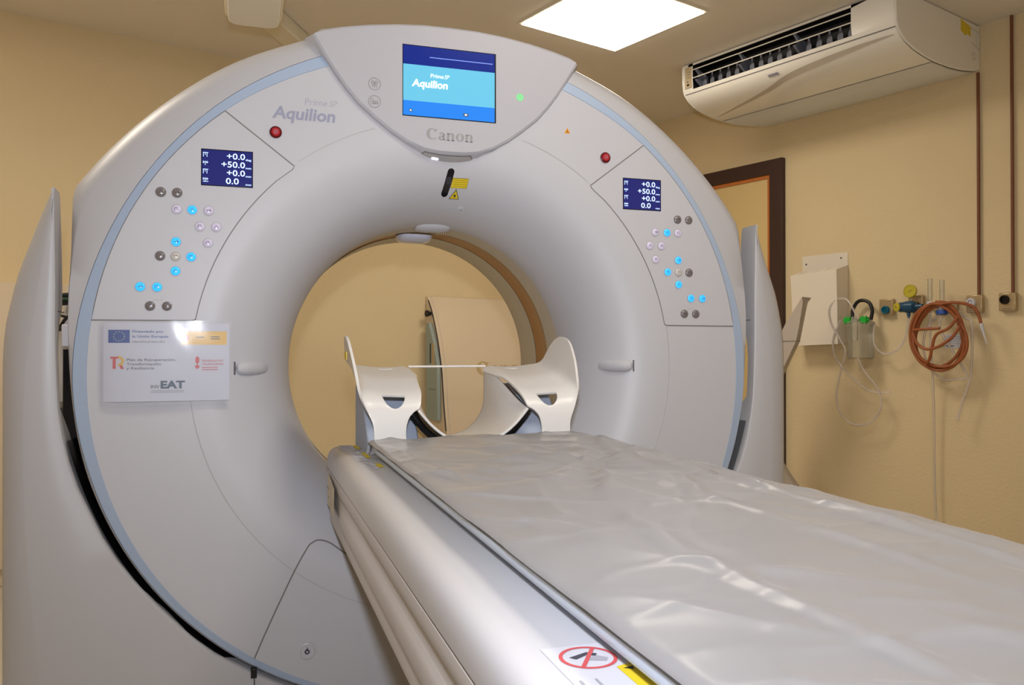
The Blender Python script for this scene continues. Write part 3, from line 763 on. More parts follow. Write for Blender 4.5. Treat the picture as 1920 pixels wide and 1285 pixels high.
# ------------------------------------------------------------------ patient table
T_ = thing('patient_table', 'long white patient table running from the camera into the scanner bore', 'table', (0, -1.3, 0))
YE, YN = .0, -2.75
sec = [(0, .807), (.24, .807), (.275, .8069), (.283, .8067), (.287, .8064), (.296, .803), (.3045, .796), (.309, .784), (.3105, .77), (.3105, .759)]
def extr(sec, y0, y1, mb, ny=1, mirror=True):
    sides = (-1, 1) if mirror else (-1,)
    for sg in sides: mb.grid([[(sg * x, y0 + (y1 - y0) * k / ny, z) for x, z in sec] for k in range(ny + 1)])
def cap(sec, y, mb): 
    pts = [(x, y, z) for x, z in sec] + [(-x, y, z) for x, z in reversed(sec) if x > 0]; mb.add(pts, [tuple(range(len(pts)))])
m = MB().m('table')
secT = sec + [(.305, .757), (0, .757)]
extr(secT, YE - .012, YN, m); extr(secT, YE - .012, YE - .012, m)
e0 = [(x, YE - .012, z) for x, z in secT]
for sg in (-1, 1): m.grid([[(sg * x, YE - .012, z) for x, z in secT], [(sg * x * .985, YE - .003, .757 + (z - .757) * .93) for x, z in secT], [(sg * x * .95, YE, .757 + (z - .757) * .8) for x, z in secT]])
cap([(x * .95, .757 + (z - .757) * .8) for x, z in secT], YE, m); cap(secT, YN, m)
m.build('table_top_cover', T_, auto=30)
m = MB().m('seam'); m.box((-.3085, YN, .7545), (.3085, YE - .02, .7575)); m.build('table_seam', T_, smooth=False)
# side with long rails
m = MB().m('table_side')
secS = [(0, .754), (.306, .754), (.3085, .752), (.3095, .744), (.3085, .733), (.3040, .722), (.2985, .716), (.2975, .706), (.2985, .697), (.3030, .692), (.3055, .682), (.3055, .664), (.3030, .655), (.300, .648), (.300, .640), (.3015, .632), (.300, .622), (.292, .617), (0, .617)]
secF = [(0, .754), (.306, .754), (.3075, .752), (.308, .744), (.3078, .733), (.3072, .722), (.3065, .716), (.306, .706), (.3055, .697), (.305, .692), (.3045, .682), (.304, .664), (.3035, .655), (.303, .648), (.3025, .640), (.302, .632), (.300, .622), (.292, .617), (0, .617)]
ys = [(YE - .006, 0), (YE - .22, 0), (YE - .25, .5), (YE - .29, 1), (YN, 1)]
for sg in (-1, 1): m.grid([[(sg * (a[0] * (1 - k) + b_[0] * k), y, a[1]) for a, b_ in zip(secF, secS)] for y, k in ys])
cap(secF, YE - .006, m); cap(secS, YN, m)
m.build('table_body', T_, auto=35)
m = MB().m('table_side'); m.box((-.29, -2.45, 0), (.29, -.98, .617)); m.build('pedestal', T_, bevel=.02)
m = MB().m('dark'); m.box((-.33, -2.6, 0), (.33, -.85, .05)); m.build('floor_plate', T_, bevel=.01)
# cradle (moving top)
m = MB().m('cradle')
secC = [(0, .826), (.15, .8285), (.225, .8325), (.234, .8358), (.2385, .8358), (.2405, .8345), (.2405, .828), (.236, .821), (.205, .8075), (0, .8075)]
extr(secC, -.24, YN, m); cap(secC, -.24, m); cap(secC, YN, m); m.build('cradle', T_, auto=35, label='pale blue-white sliding cradle')
m = MB().m('bluegrey')
secE = [(0, .8085), (.20, .8085), (.2, .800), (0, .800)]
for sg in (-1, 1):
    # wedge-shaped supports behind the arm rest legs
    m = MB().m('bluegrey')
    m.prism([(-.215, .801), (.04, .801), (.04, .955), (-.09, .930)], lambda a, b, d, sg=sg: Vector((sg * d, a, b)), .118, .236)
    m.build('foam_support', T_, bevel=.004, label='blue grey support block at the far end of the table')

TS = lambda x, y, off: Vector((x, y, .8072 + off))
m = MB().m('note'); 
def sticker(mb, x0, x1, y0, y1, key, off=.0003): mb.m(key); mb.add([TS(x, y, off) for x, y in ((x0, y0), (x1, y0), (x1, y1), (x0, y1))], [(0, 1, 2, 3)])
from math import radians
m = MB()
# three groups of warning stickers by the far end
for ya, yb, xa, xb in ((-.005, -.12, -.283, -.252), (-.145, -.30, -.275, -.251), (-.345, -.432, -.268, -.247)):
    sticker(m, xa, xb, yb, ya, 'paper'); sticker(m, xb + .002, xb + .013, ya - .75 * (ya - yb) , ya - .1 * (ya - yb), 'yellow', .0004)
    for q in range(5): sticker(m, xa + .002, xb - .003, ya - (.30 + q * .13) * (ya - yb) - .004, ya - (.30 + q * .13) * (ya - yb), 'tx_ltgrey', .0006)
    sticker(m, xa + .002, xb - .008, ya - .010 - .005, ya - .010, 'tx_grey', .0008)
m.build('warning_sticker', T_, smooth=False, label='small printed stickers with yellow squares at the far end')
m = MB().m('paper'); m.add([TS(x, y, .0003) for x, y in ((-.276, -1.452), (-.218, -1.452), (-.212, -1.66), (-.276, -1.66))], [(0, 1, 2, 3)])
cx, cy, R = -.247, -1.480, .0225
m.m('glyph'); m.add([TS(cx + x, cy + y, .0007) for x, y in ((-.014, .004), (.003, .011), (.006, .008), (-.010, -.001))], [(0, 1, 2, 3)])
m.add([TS(cx + x, cy + y, .0007) for x, y in ((.006, .009), (.010, .006), (.007, .002), (.003, .004))], [(0, 1, 2, 3)])
m.m('tx_ltgrey'); m.add([TS(cx + x, cy + y, .0007) for x, y in ((.000, -.001), (.008, .003), (.015, -.004), (.011, -.010), (-.002, -.005))], [(0, 1, 2, 3, 4)])
m.m('tx_red'); m.grid([[TS(cx + r * math.cos(2 * math.pi * k / 32), cy + r * math.sin(2 * math.pi * k / 32), .0010) for k in range(32)] for r in (.0195, .0225)], closed_u=True)
m.strip([(cx - .0105, cy - .0165), (cx + .0105, cy + .0165)], .0034, TS, .0011)
m.build('prohibition_sticker', T_, smooth=False, label='round red crossed-out hand sticker at the near end')
m = MB().m('yellow'); m.add([TS(x, y, .0008) for x, y in ((-.234, -1.503), (-.215, -1.497), (-.214, -1.62), (-.234, -1.62))], [(0, 1, 2, 3)])
m.m('print_black'); m.add([TS(x, y, .0012) for x, y in ((-.231, -1.508), (-.222, -1.506), (-.224, -1.512))], [(0, 1, 2)])
for q in range(2): m.m('tx_ltgrey'); m.strip([(-.27 + .012 * q, -1.52), (-.27 + .012 * q, -1.62)], .002, TS, .0012)
m.build('caution_strip', T_, smooth=False, label='yellow caution strip sticker at the near end')
SS = lambda y, z, off: Vector((-.3102 - off, y, z))
m = MB().m('note'); m.grid([[SS(-.035 - .20 * k / 6, .742 + .004 * math.sin(k), .001 + .004 * (k / 6) ** 3) for k in range(7)], [SS(-.03 - .20 * k / 6, .672, .001 + .004 * (k / 6) ** 3) for k in range(7)]])
m.m('tx_grey')
for a, b_ in (((-.09, .725), (-.11, .715)), ((-.07, .72), (-.12, .722)), ((-.10, .70), (-.14, .705)), ((-.15, .69), (-.17, .70)), ((-.12, .69), (-.16, .685))): m.strip([a, b_], .002, SS, .006)
m.build('paper_note', T_, smooth=False, label='small cream paper note taped to the side')

# ------------------------------------------------------------------ mattress and its film cover
def fold(x, y):
    """height of the wrinkles of the loose film"""
    h = 0
    n = noise.noise(Vector((x * 5, y * 2.2, 1.3))) * .0035
    n += noise.noise(Vector((x * 9 + y * 3, y * 6, 4.1))) * .0012
    n += noise.noise(Vector((x * 16 - y * 9, y * 22, 7.7))) * .0003
    for sx, sy, sw, am, oz in ((3, 5.5, 4, .0030, 0), (6, 11, -6, .0012, 3), (8, 3, 3, .0020, 7)):
        v = noise.noise(Vector((x * sx + y * 1.2, y * sy + x * sw * .6, oz))); n += am * (1 - abs(v) * 3.2) ** 3 if abs(v) < .3 else 0
    # folds fanning out from a pulled point
    for cx, cy, amp, R, k in ((.03, -.80, .006, .36, 9), (.13, -.55, .004, .24, 7), (.22, -1.0, .003, .3, 7)):
        dx, dy = x - cx, (y - cy) * .8; r = math.hypot(dx, dy); a = math.atan2(dy, dx)
        h += amp * math.exp(-(r / R) ** 2) * (1 - math.exp(-(r / .05) ** 2)) * (abs(math.sin(k * .5 * a + 1.3 * noise.noise(Vector((r * 6, a, 0))))) ** 3)
    for a0, c0, amp, wd, y0, y1 in ((.55, .11, .004, .012, -1.25, -.35), (-.35, -.18, .003, .010, -1.0, -.32), (.12, .19, .004, .010, -1.7, -.6), (.2, -.05, .003, .012, -2.1, -1.1), (-.25, .02, .0025, .010, -1.6, -.9)):
        t = x - (c0 + a0 * (y + .9) * .4 + .012 * math.sin(y * 9 + c0 * 40)); e = max(0, min(1, (y - y0) / .15)) * max(0, min(1, (y1 - y) / .15))
        h += amp * e * math.exp(-(t / wd) ** 2)
    return n + h
MT = thing('table_mattress', 'grey padded mattress under crumpled clear plastic film on the patient table', 'mattress', (0, -1.4, .845))
def mat_rows(lift, wr, y0, y1, ny, nx, hw):
    rows = []
    for j in range(ny + 1):
        y = y0 + (y1 - y0) * (j / ny); row = []
        endf = min(1, (y0 - y) / .03)
        for i in range(nx + 1):
            u = -1 + 2 * i / nx
            a = abs(u)
            if a > .93:
                q = (a - .93) / .07 * math.pi * .46
                x = (hw - .014) + .014 * math.sin(q); z = .848 - .0065 * (1 - math.cos(q))
            else: x = a / .93 * (hw - .014); z = .848
            x *= (1 if u > 0 else -1)
            z -= .006 * (1 - abs(x / hw) ** 2) * 0
            z += lift; f = fold(x, y) * wr
            z += f * max(.12, min(1, (1 - a) / .18 + .12)) * (1 - .5 * (1 - endf))
            x += noise.noise(Vector((u * 2, y * 7, 3))) * .003 * wr * (1 if a > .85 else 0) * (1 if u > 0 else -1)
            z -= .03 * (1 - math.sqrt(max(0, 1 - (1 - endf) ** 2)))
            row.append((x, y + .004 * wr * math.sin(x * 23), z))
        rows.append(row)
    return rows
m = MB().m('mattress'); rws = mat_rows(-.001, .5, -.272, -2.70, 150, 64, .2455); m.grid(rws)
m.grid([[r[0] for r in rws], [(r[0][0] * .97, r[0][1], .8368) for r in rws], [(r[-1][0] * .97, r[-1][1], .8368) for r in rws], [r[-1] for r in rws]])
m.grid([rws[0], [(p[0] * .97, p[1], .8368) for p in rws[0]]])
m.build('cushion', MT, auto=60)
m = MB().m('film'); m.grid(mat_rows(.0012, 1.35, -.262, -2.70, 420, 110, .2490)); m.build('film_cover', MT, auto=80, label='crumpled clear plastic film')

# ------------------------------------------------------------------ arm rest on the table end
AR = thing('arm_rest', 'white moulded arm rest with two troughs and a U-shaped cutout at the table end', 'arm rest', (0, -.1, .833))
CL = [(0, (-.244, .830)), (.04, (-.243, .870)), (.07, (-.240, .899)), (.10, (-.228, .926)), (.13, (-.205, .944)), (.17, (-.168, .958)), (.25, (-.092, .980)), (.385, (.04, 1.001))]
def cl(b):
    return sinterp([(k, v[0]) for k, v in CL], b), sinterp([(k, v[1]) for k, v in CL], b)
def armmap(a, b, sg):
    y, z = cl(b)
    x = .100 + min(a, .132)
    # trough is slightly dished, inner edge rolls over
    if b > .08:
        k = min(1, (b - .08) / .05)
        z += k * (-.006 * math.sin(max(0, min(1, a / .132)) * math.pi))
        if a < .025: z -= k * .010 * ((.025 - a) / .025) ** 2
    if a > .132:
        e = a - .132; R = .030; ang = min(e / R, 1.40); x += R * math.sin(ang); z += R * (1 - math.cos(ang))
        if e > R * 1.40: rest = e - R * 1.40; x += rest * math.cos(1.40); z += rest * math.sin(1.40)
    return Vector((sg * x, y, z))
OUT = spline([(.056, 0, 0), (.060, .03, 0), (.054, .058, 0), (.041, .074, 0), (.028, .083, 0), (.022, .105, 0), (.017, .14, 0), (.013, .20, 0), (.007, .25, 0), (0, .29, 0), (0, .385, 0), (.06, .385, 0), (.13, .385, 0), (.155, .372, 0), (.19, .345, 0), (.222, .312, 0), (.240, .275, 0), (.246, .235, 0), (.240, .195, 0), (.212, .150, 0), (.175, .112, 0), (.147, .078, 0), (.132, .045, 0), (.130, 0, 0)], 5)
OUT = [(p.x, p.y) for p in OUT]
def dhole(cx, cy, wd, ht, up=1):
    pts = [(cx - wd / 2, cy + up * ht / 2), (cx + wd / 2, cy + up * ht / 2)]
    return [(cx + wd / 2 * math.cos(t), cy + up * (ht / 2 - ht * math.sin(t))) for t in [math.pi * k / 12 for k in range(13)]]
HOLES = [dhole(.083, .104, .052, .044), dhole(.066, .350, .036, .012)]
def sheet(outer, holes, step, fmap, mb):
    verts = [Vector(p) for p in outer]; edges = [(i, (i + 1) % len(outer)) for i in range(len(outer))]; n0 = len(outer); hs = []
    for h in holes:
        b0 = len(verts); verts += [Vector(p) for p in h]; edges += [(b0 + i, b0 + (i + 1) % len(h)) for i in range(len(h))]
    def inside(p, poly):
        c = False; j = len(poly) - 1
        for i in range(len(poly)):
            if (poly[i][1] > p[1]) != (poly[j][1] > p[1]) and p[0] < (poly[j][0] - poly[i][0]) * (p[1] - poly[i][1]) / (poly[j][1] - poly[i][1]) + poly[i][0]: c = not c
            j = i
        return c
    x0, x1 = min(p[0] for p in outer), max(p[0] for p in outer); y0, y1 = min(p[1] for p in outer), max(p[1] for p in outer)
    x = x0 + step / 2
    while x < x1:
        y = y0 + step / 2
        while y < y1:
            if inside((x, y), outer) and not any(inside((x, y), h) for h in holes): verts.append(Vector((x, y)))
            y += step
        x += step
    r = delaunay_2d_cdt(verts, edges, [], 0, 1e-5)
    fs = []
    for t in r[2]:
        c = (sum(r[0][i].x for i in t) / 3, sum(r[0][i].y for i in t) / 3)
        if inside(c, outer) and not any(inside(c, h) for h in holes): fs.append(tuple(t))
    mb.add([fmap(p.x, p.y) for p in r[0]], fs)
for sg in (-1, 1):
    m = MB().m('armwhite'); sheet(OUT, HOLES, .008, lambda a, b, sg=sg: armmap(a, b, sg), m)
    o = m.build('arm_trough', AR, auto=60)
    so = o.modifiers.new('shell', 'SOLIDIFY'); so.thickness = .006; so.offset = 0
    bv = o.modifiers.new('soft', 'BEVEL'); bv.width = .0018; bv.segments = 2; bv.limit_method = 'ANGLE'
# U strip between the troughs
def usec(k, n=28):     # half section, k = 0 front .. 1 back; from the top edge to the bottom centre
    F = spline([(.130, .906, 0), (.116, .889, 0), (.096, .868, 0), (.070, .848, 0), (.036, .831, 0), (0, .825, 0)], 8)
    B = [(.1015, .990 - .070 * t / 8) for t in range(8)] + [(.1015 * math.cos(a), .920 - .102 * math.sin(a)) for a in [math.pi / 2 * t / 14 for t in range(15)]]
    def res(P):
        P = [Vector((p[0], p[1])) for p in P]; L = [0]
        for a, b in zip(P, P[1:]): L.append(L[-1] + (b - a).length)
        return [(interp([(l, p.x) for l, p in zip(L, P)], L[-1] * q / n), interp([(l, p.y) for l, p in zip(L, P)], L[-1] * q / n)) for q in range(n + 1)]
    f_, b_ = res(F), res(B); e = min(1, k * 1.15); e = e * e * (3 - 2 * e) * .55 + e * .45
    return [(a[0] * (1 - e) + b[0] * e, a[1] * (1 - e) + b[1] * e) for a, b in zip(f_, b_)]
def uloft(key, y0, y1, k0, k1, off=0, n=10, extra=0):
    m = MB().m(key); rows = []
    for q in range(n + 1):
        t = q / n; k = k0 + (k1 - k0) * t; S = usec(k); y = y0 + (y1 - y0) * t
        half = [(x + off * (.4 + .6 * x / .1), z - off) for x, z in S]
        rows.append([(-x, y, z) for x, z in half] + [(x, y, z) for x, z in reversed(half[:-1])])
    m.grid(rows); return m
m = uloft('armwhite', -.237, .04, 0, 1, n=16); o = m.build('neck_cutout', AR, auto=60, label='white U-shaped strip between the troughs')
so = o.modifiers.new('shell', 'SOLIDIFY'); so.thickness = .006; so.offset = 0
bv = o.modifiers.new('soft', 'BEVEL'); bv.width = .0018; bv.segments = 2; bv.limit_method = 'ANGLE'
m = MB().m('armwhite'); m.tube([(-.102, .036, .999), (.102, .036, .999)], .0028, 8); m.build('cross_bar', AR)
m = uloft('gloss_black', -.205, -.06, .12, .62, off=.013, n=8); o = m.build('padding', AR, auto=60, label='shiny black padding under the cutout')
so = o.modifiers.new('shell', 'SOLIDIFY'); so.thickness = .016; so.offset = 0
m = MB().m('yellow'); m.box((-.2815, -.16, 1.020), (-.2800, -.12, 1.038)); m.build('sticker', AR, smooth=False, label='yellow sticker outside the left flare')

# ------------------------------------------------------------------ cabinets against the back wall
CB = thing('equipment_cabinet', 'cream cabinet with curved front by the back wall, seen through the bore', 'cabinet', RP(1.9, 2.5, 0))
cp_ = [(2.627, 1.374), (2.60, 1.366), (2.585, 1.345), (2.555, 1.30), (2.53, 1.252), (2.50, 1.18), (2.468, 1.09), (2.44, .985), (2.422, .90), (2.40, .71), (2.375, .56), (2.35, .3), (2.34, 0), (2.627, 0)]
m = MB().m('cabinet'); m.prism(cp_, lambda a, b, d: RP(d, a, b), 1.432, 2.32); m.build('cabinet_body', CB, bevel=.006)
m = MB().m('seam_light'); m.grid([[RP(1.452, a - .0012, b + .0006) for a, b in cp_[1:-1]], [RP(1.4535, a - .0012, b + .0006) for a, b in cp_[1:-1]]]); m.build('panel_seam', CB, smooth=False)
def CFr(x, z, off):
    y = sinterp([(b, a) for a, b in reversed(cp_[:-1])], z); return RP(x, y - off - .0005, z)
m = MB().m('tan'); serif_word(m, CFr, 1.676, .888, .058, .40, .0015); m.build('brand_lettering', CB, smooth=False)
m = MB().m('dark'); m.prism([(a + .012, b) for a, b in cp_[2:11]] + [(a + .004, b) for a, b in reversed(cp_[2:11])], lambda a, b, d: RP(d, a, b), 1.4285, 1.432); m.build('side_gap', CB, smooth=False)
m = MB().m('plate_green')
m.prism([(2.575, .62), (2.44, .62), (2.445, .95), (2.49, 1.09), (2.545, 1.205), (2.575, 1.20)], lambda a, b, d: RP(d, a, b), 1.405, 1.4285)
m.m('dark'); m.prism([(2.53, .96), (2.515, .96), (2.515, 1.08), (2.53, 1.08)], lambda a, b, d: RP(d, a, b), 1.4035, 1.405); m.m('tan'); m.prism([(2.50, .93), (2.475, .93), (2.475, 1.08), (2.50, 1.08)], lambda a, b, d: RP(d, a, b), 1.403, 1.405)
m.m('tx_grey')
for q in range(4): m.prism([(2.54 - q * .02, .80), (2.53 - q * .02, .80), (2.53 - q * .02, .808), (2.54 - q * .02, .808)], lambda a, b, d: RP(d, a, b), 1.4035, 1.405)
m.build('side_plate', CB, bevel=.002, label='grey green plate on the cabinet side')
m = MB().m('black'); m.lathe([(.012, 0), (.012, .012), (.02, .018), (.02, .03), (0, .03)], RP(1.43, 2.565, 1.262), -EX, 16); m.build('knob', CB, label='black knob on the cabinet side')

CB2 = thing('storage_cabinet', 'plain beige cabinet behind the far left side of the scanner', 'cabinet', RP(-1.2, 2.5, 0))
m = MB().m('cabinet'); m.box((-1.9, 2.45, 0), (-.50, 2.628, 1.34), RP); m.build('cabinet_body', CB2, bevel=.006)
m = MB().m('cabinet'); m.box((-1.19, 2.432, .08), (-.52, 2.449, 1.30), RP); m.box((-1.88, 2.432, .08), (-1.21, 2.449, 1.30), RP)
m.build('door', CB2, bevel=.003)

# ------------------------------------------------------------------ ceiling box and duct
m = MB().m('ltcol')
def rbox(mb, x0, x1, y0, y1, z0, z1, r, rows=3, T=RP, taper=0):
    pts = []
    for cx, cy, a0 in ((x1 - r, y1 - r, 0), (x0 + r, y1 - r, 90), (x0 + r, y0 + r, 180), (x1 - r, y0 + r, 270)):
        for k in range(7): a = math.radians(a0 + 15 * k); pts.append((cx + r * math.cos(a), cy + r * math.sin(a)))
    lv = [z0, z1]; mb.grid([[T(x, y, z) for x, y in pts] for z in lv], closed_u=True)
    mb.add([T(x, y, z0) for x, y in pts], [tuple(range(len(pts)))]); mb.add([T(x, y, z1) for x, y in pts], [tuple(range(len(pts)))])
HB = thing('ceiling_boom', 'white rounded boom hanging under the ceiling above left of the scanner', 'ceiling boom', (-.476, .75, ZC))
ID = lambda x, y, z: Vector((x, y, z))
rbox(m, -.582, -.370, .15, 1.315, 2.322, 2.44, .05, T=ID); m.build('housing', HB, bevel=.012, seg=3)
m = MB().m('boomwhite'); rbox(m, -.570, -.382, .162, 1.303, 2.300, 2.324, .045, T=ID); m.build('bottom_cover', HB, bevel=.006, label='white bottom cover of the arm')
m = MB().m('ltcol'); rbox(m, -.53, -.42, .28, .39, 2.438, ZC - .001, .05, T=ID); m.build('column', HB)
m = MB().m('ltcol')
dv = Vector((.70, .71, 0)); nv = Vector((-.71, .70, 0))
def DU(a, b, z): p = Vector((.13, 1.83, 0)) + dv * a + nv * b; return RP(p.x, p.y, z)
m.box((0, -.055, 2.53), (1.0, .055, ZC - .001), DU); tag(m.build('ceiling_duct', bevel=.006, origin=DU(.5, 0, 2.56)), 'cream cable duct along the ceiling from the rounded box to behind the scanner', 'cable duct')

# ------------------------------------------------------------------ air conditioner
AC = thing('air_conditioner', 'long white air conditioner under the ceiling on the right wall with open louvres', 'air conditioner', RP(2.7, .69, 2.6))
ya, yb_ = .10, 1.295
prof = [(2.300, 2.598), (2.286, 2.590), (2.283, 2.56), (2.284, 2.50), (2.290, 2.452), (2.298, 2.432), (2.325, 2.405), (2.37, 2.380), (2.44, 2.360), (2.53, 2.347), (2.62, 2.341), (2.75, 2.343), (2.86, 2.352), (3.00, 2.374), (3.028, 2.385), (3.028, 2.598)]
m = MB().m('ac')
PF = lambda pts, sc=1: [(2.66 + (a - 2.66) * sc, 2.47 + (b - 2.47) * sc) for a, b in pts]
# casing: end caps and skins, leaving the louvre opening free
gz0, gz1 = 2.452, 2.578
gy0, gy1 = .30, 1.232
sk = prof
for (a, b), (c, d) in zip(sk, sk[1:]):
    if d >= gz0 - 1e-6 and b <= 2.591 and a < 2.4 and not (b == 2.598):
        for y0, y1 in ((ya, gy0), (gy1, yb_)): m.add([RP(a, y0, b), RP(a, y1, b), RP(c, y1, d), RP(c, y0, d)], [(0, 1, 2, 3)])
    else: m.add([RP(a, ya, b), RP(a, yb_, b), RP(c, yb_, d), RP(c, ya, d)], [(0, 1, 2, 3)])
m.add([RP(2.286, gy0, 2.590), RP(2.286, gy1, 2.590), RP(2.284, gy1, gz1), RP(2.284, gy0, gz1)], [(0, 1, 2, 3)])
m.build('casing', AC, auto=40)
m = MB().m('ac_low'); m.grid([[RP(a, y, b - .0025) for a, b in [(2.603, 2.3418)] + prof[11:14]] for y in (ya + .004, yb_ - .004)]); m.build('lower_panel', AC, smooth=False)
for y0, y1, nm in ((ya - .012, ya, 'near'), (yb_, yb_ + .012, 'far')):
    m = MB().m('ac'); pp = [(a - .004 if a < 2.9 else a, b) for a, b in prof]
    m.prism(pp, lambda a, b, d: RP(a, d, b), y0, y1); e = m.build('end_cap', AC, bevel=.006)
EN = lambda x, z, off: RP(x, ya - .0125 - off, z)
m = MB().m('yellow'); m.prism([(2.842, 2.535), (2.885, 2.520), (2.905, 2.532), (2.935, 2.525), (2.935, 2.572), (2.842, 2.590)], EN, 0, .0006); m.build('sticker', AC, smooth=False, label='yellow stickers on the near end')
m = MB().m('seam'); m.strip([(2.935, 2.568), (3.02, 2.560)], .0018, EN, .0006); m.strip([(2.935, 2.502), (3.02, 2.480)], .0018, EN, .0006); m.strip([(2.99, 2.563), (2.99, 2.49)], .0012, EN, .0006)
m.strip(circ(2.965, 2.440, .016, 24) + [circ(2.965, 2.440, .016, 24)[0]], .0015, EN, .0006)
m.build('cover_seam', AC, smooth=False)
m = MB().m('black')
m.add([RP(2.400, gy0, gz0 - .01), RP(2.400, gy1, gz0 - .01), RP(2.400, gy1, 2.597), RP(2.400, gy0, 2.597)], [(0, 1, 2, 3)])
m.add([RP(2.288, gy0, gz0), RP(2.288, gy1, gz0), RP(2.400, gy1, gz0), RP(2.400, gy0, gz0)], [(0, 1, 2, 3)])
m.add([RP(2.288, gy0, gz1), RP(2.288, gy1, gz1), RP(2.400, gy1, gz1), RP(2.400, gy0, gz1)], [(0, 1, 2, 3)])
for y in (gy0, gy1): m.add([RP(2.288, y, gz0), RP(2.400, y, gz0), RP(2.400, y, gz1), RP(2.288, y, gz1)], [(0, 1, 2, 3)])
m.build('outlet_cavity', AC, smooth=False)
for z in (2.552, 2.508):
    m = MB().m('ac'); m.prism([(2.279, z - .003), (2.283, z + .004), (2.300, z + .012), (2.301, z + .009), (2.286, z - .001)], lambda a, b, d: RP(a, d, b), gy0, gy1); m.build('louvre', AC, bevel=.001)
ymid = [.60, .925]
k = 0; yv = gy0 + .03
for yv in [.33, .385, .44, .495, .55, .66, .715, .77, .825, .88, .975, 1.03, 1.085, 1.14, 1.19]:
    m = MB().m('vane'); bo = [(-.017, 2.452), (.017, 2.452), (.019, 2.47), (.017, 2.492), (.009, 2.506), (.006, 2.522), (.003, 2.534), (-.003, 2.534), (-.006, 2.522), (-.009, 2.506), (-.017, 2.492), (-.019, 2.47)]
    m.prism(bo, lambda a, b, d, yv=yv: RP(2.335 + d + a * .3, yv + a, b), -.0012, .0012)
    m.build('vane', AC, smooth=False)
for yv in ymid + [1.215]:
    m = MB().m('vane'); m.prism([(2.288, 2.50), (2.30, 2.49), (2.33, 2.47), (2.37, 2.455), (2.39, 2.48), (2.38, 2.53), (2.33, 2.545), (2.30, 2.556), (2.288, 2.552), (2.31, 2.535), (2.318, 2.522), (2.31, 2.51)], lambda a, b, d, yv=yv: RP(a, yv + d, b), -.006, .006)
    m.build('louvre_hinge', AC, smooth=False)
m = MB().m('ac_tan'); m.prism([(1.238, 2.462), (1.285, 2.462), (1.285, 2.575), (1.238, 2.575)], lambda a, b, d: RP(2.2835 - d, a, b), 0, .0012)
m.m('print_black'); 
for a, b, w_, h_ in ((1.255, 2.473, .016, .011), (1.262, 2.492, .007, .006), (1.263, 2.545, .003, .003), (1.263, 2.530, .003, .003), (1.263, 2.515, .003, .003)): m.prism([(a, b), (a + w_, b), (a + w_, b + h_), (a, b + h_)], lambda a, b, d: RP(2.2835 - d, a, b), .0012, .002)
for q in range(3): m.prism([(1.248, 2.546 - q * .015), (1.258, 2.546 - q * .015), (1.258, 2.548 - q * .015), (1.248, 2.548 - q * .015)], lambda a, b, d: RP(2.2835 - d, a, b), .0012, .002)
m.build('display_strip', AC, smooth=False, label='tan indicator strip at the far end of the louvres')
def ACS(y, t, off):   # on the lower skin, t = x coordinate
    z = sinterp([(a, b) for a, b in prof[3:14]], t) if t > 2.2865 else 2.49
    return RP(t, y, z - off)
m = MB().m('seam'); m.grid([[ACS(y, 2.2955, .0006) for y in (ya, yb_)], [ACS(y, 2.2985, .0006) for y in (ya, yb_)]]); m.m('seam_light'); m.grid([[ACS(y, 2.60, .0008) for y in (ya, yb_)], [ACS(y, 2.603, .0008) for y in (ya, yb_)]]); m.build('panel_gap', AC, smooth=False)
m = MB().m('ac_swoosh'); sp = spline([(1.26, 2.53, 0), (1.05, 2.47, 0), (.85, 2.415, 0), (.70, 2.365, 0), (.52, 2.34, 0), (.30, 2.325, 0), (.12, 2.32, 0)], 8)
Ls, Rs = [], []
for k, p in enumerate(sp):
    wd = .030 * math.sin(math.pi * (k + .3) / len(sp)) + .002
    Ls.append(ACS(p.x, p.y - wd / 2, .0008)); Rs.append(ACS(p.x, p.y + wd / 2, .0008))
m.grid([Ls, Rs]); m.build('swoosh_print', AC, smooth=False, label='curved beige stripe on the lower panel')
m = MB().m('logo_thin'); m.grid([[ACS(y, t, .002) for y in (.775, .715)] for t in (2.318, 2.332)]); m.m('icon')
for q in range(5): m.grid([[ACS(y, t, .0026) for y in (.770 - q * .011, .763 - q * .011)] for t in (2.322, 2.329)])
m.build('brand_badge', AC, smooth=False, label='tiny grey name badge')

# ------------------------------------------------------------------ right wall equipment
WX = XR
def WP(y, z, d): return RP(WX - d, y, z)     # d = distance out from the wall
def wbox(mb, y0, y1, z0, z1, d0, d1): mb.box((WX - d1, y0, z0), (WX - d0, y1, z1), RP)
for (y, zt, zb, lab, g) in ((.093, 2.372, 1.30, 'brown painted pipe running from the air conditioner down to the wall outlet', 0), (-.058, ZC - .002, 1.308, 'brown painted pipe from the ceiling to the rightmost wall outlet', 0)):
    m = MB().m('pipe'); m.tube([WP(y, zb, .012), WP(y, zt, .012)], .0075, 12)
    p = m.build('gas_pipe', origin=WP(y, (zb + zt) / 2, .012)); tag(p, lab, 'pipe', 'copper pipes on the right wall')
def outlet(yc, zc, lab, sock, key, group='medical gas wall outlets', w=.037, h=.042):
    t = thing('wall_outlet', lab, 'wall outlet', WP(yc, zc, 0), group)
    m = MB().m('outlet'); wbox(m, yc - w, yc + w, zc - h, zc + h, .001, .030); m.build('outlet_box', t, bevel=.004)
    m = MB().m(key); a = -EX
    m.lathe([(.022, .0), (.022, .008), (.019, .014), (.012, .014), (.010, .006), (.006, .006), (.006, .012), (0, .012)], WP(yc + sock[0], zc + sock[1], .030), a, 24); m.build('socket', t)
    m = MB().m('seam'); wbox(m, yc - .02, yc + .02, zc - .034, zc - .031, .030, .0312); m.build('slot', t, smooth=False)
outlet(.552, 1.265, 'steel wall outlet with teal socket, farthest left of the four', (0, -.015), 'socket_teal')
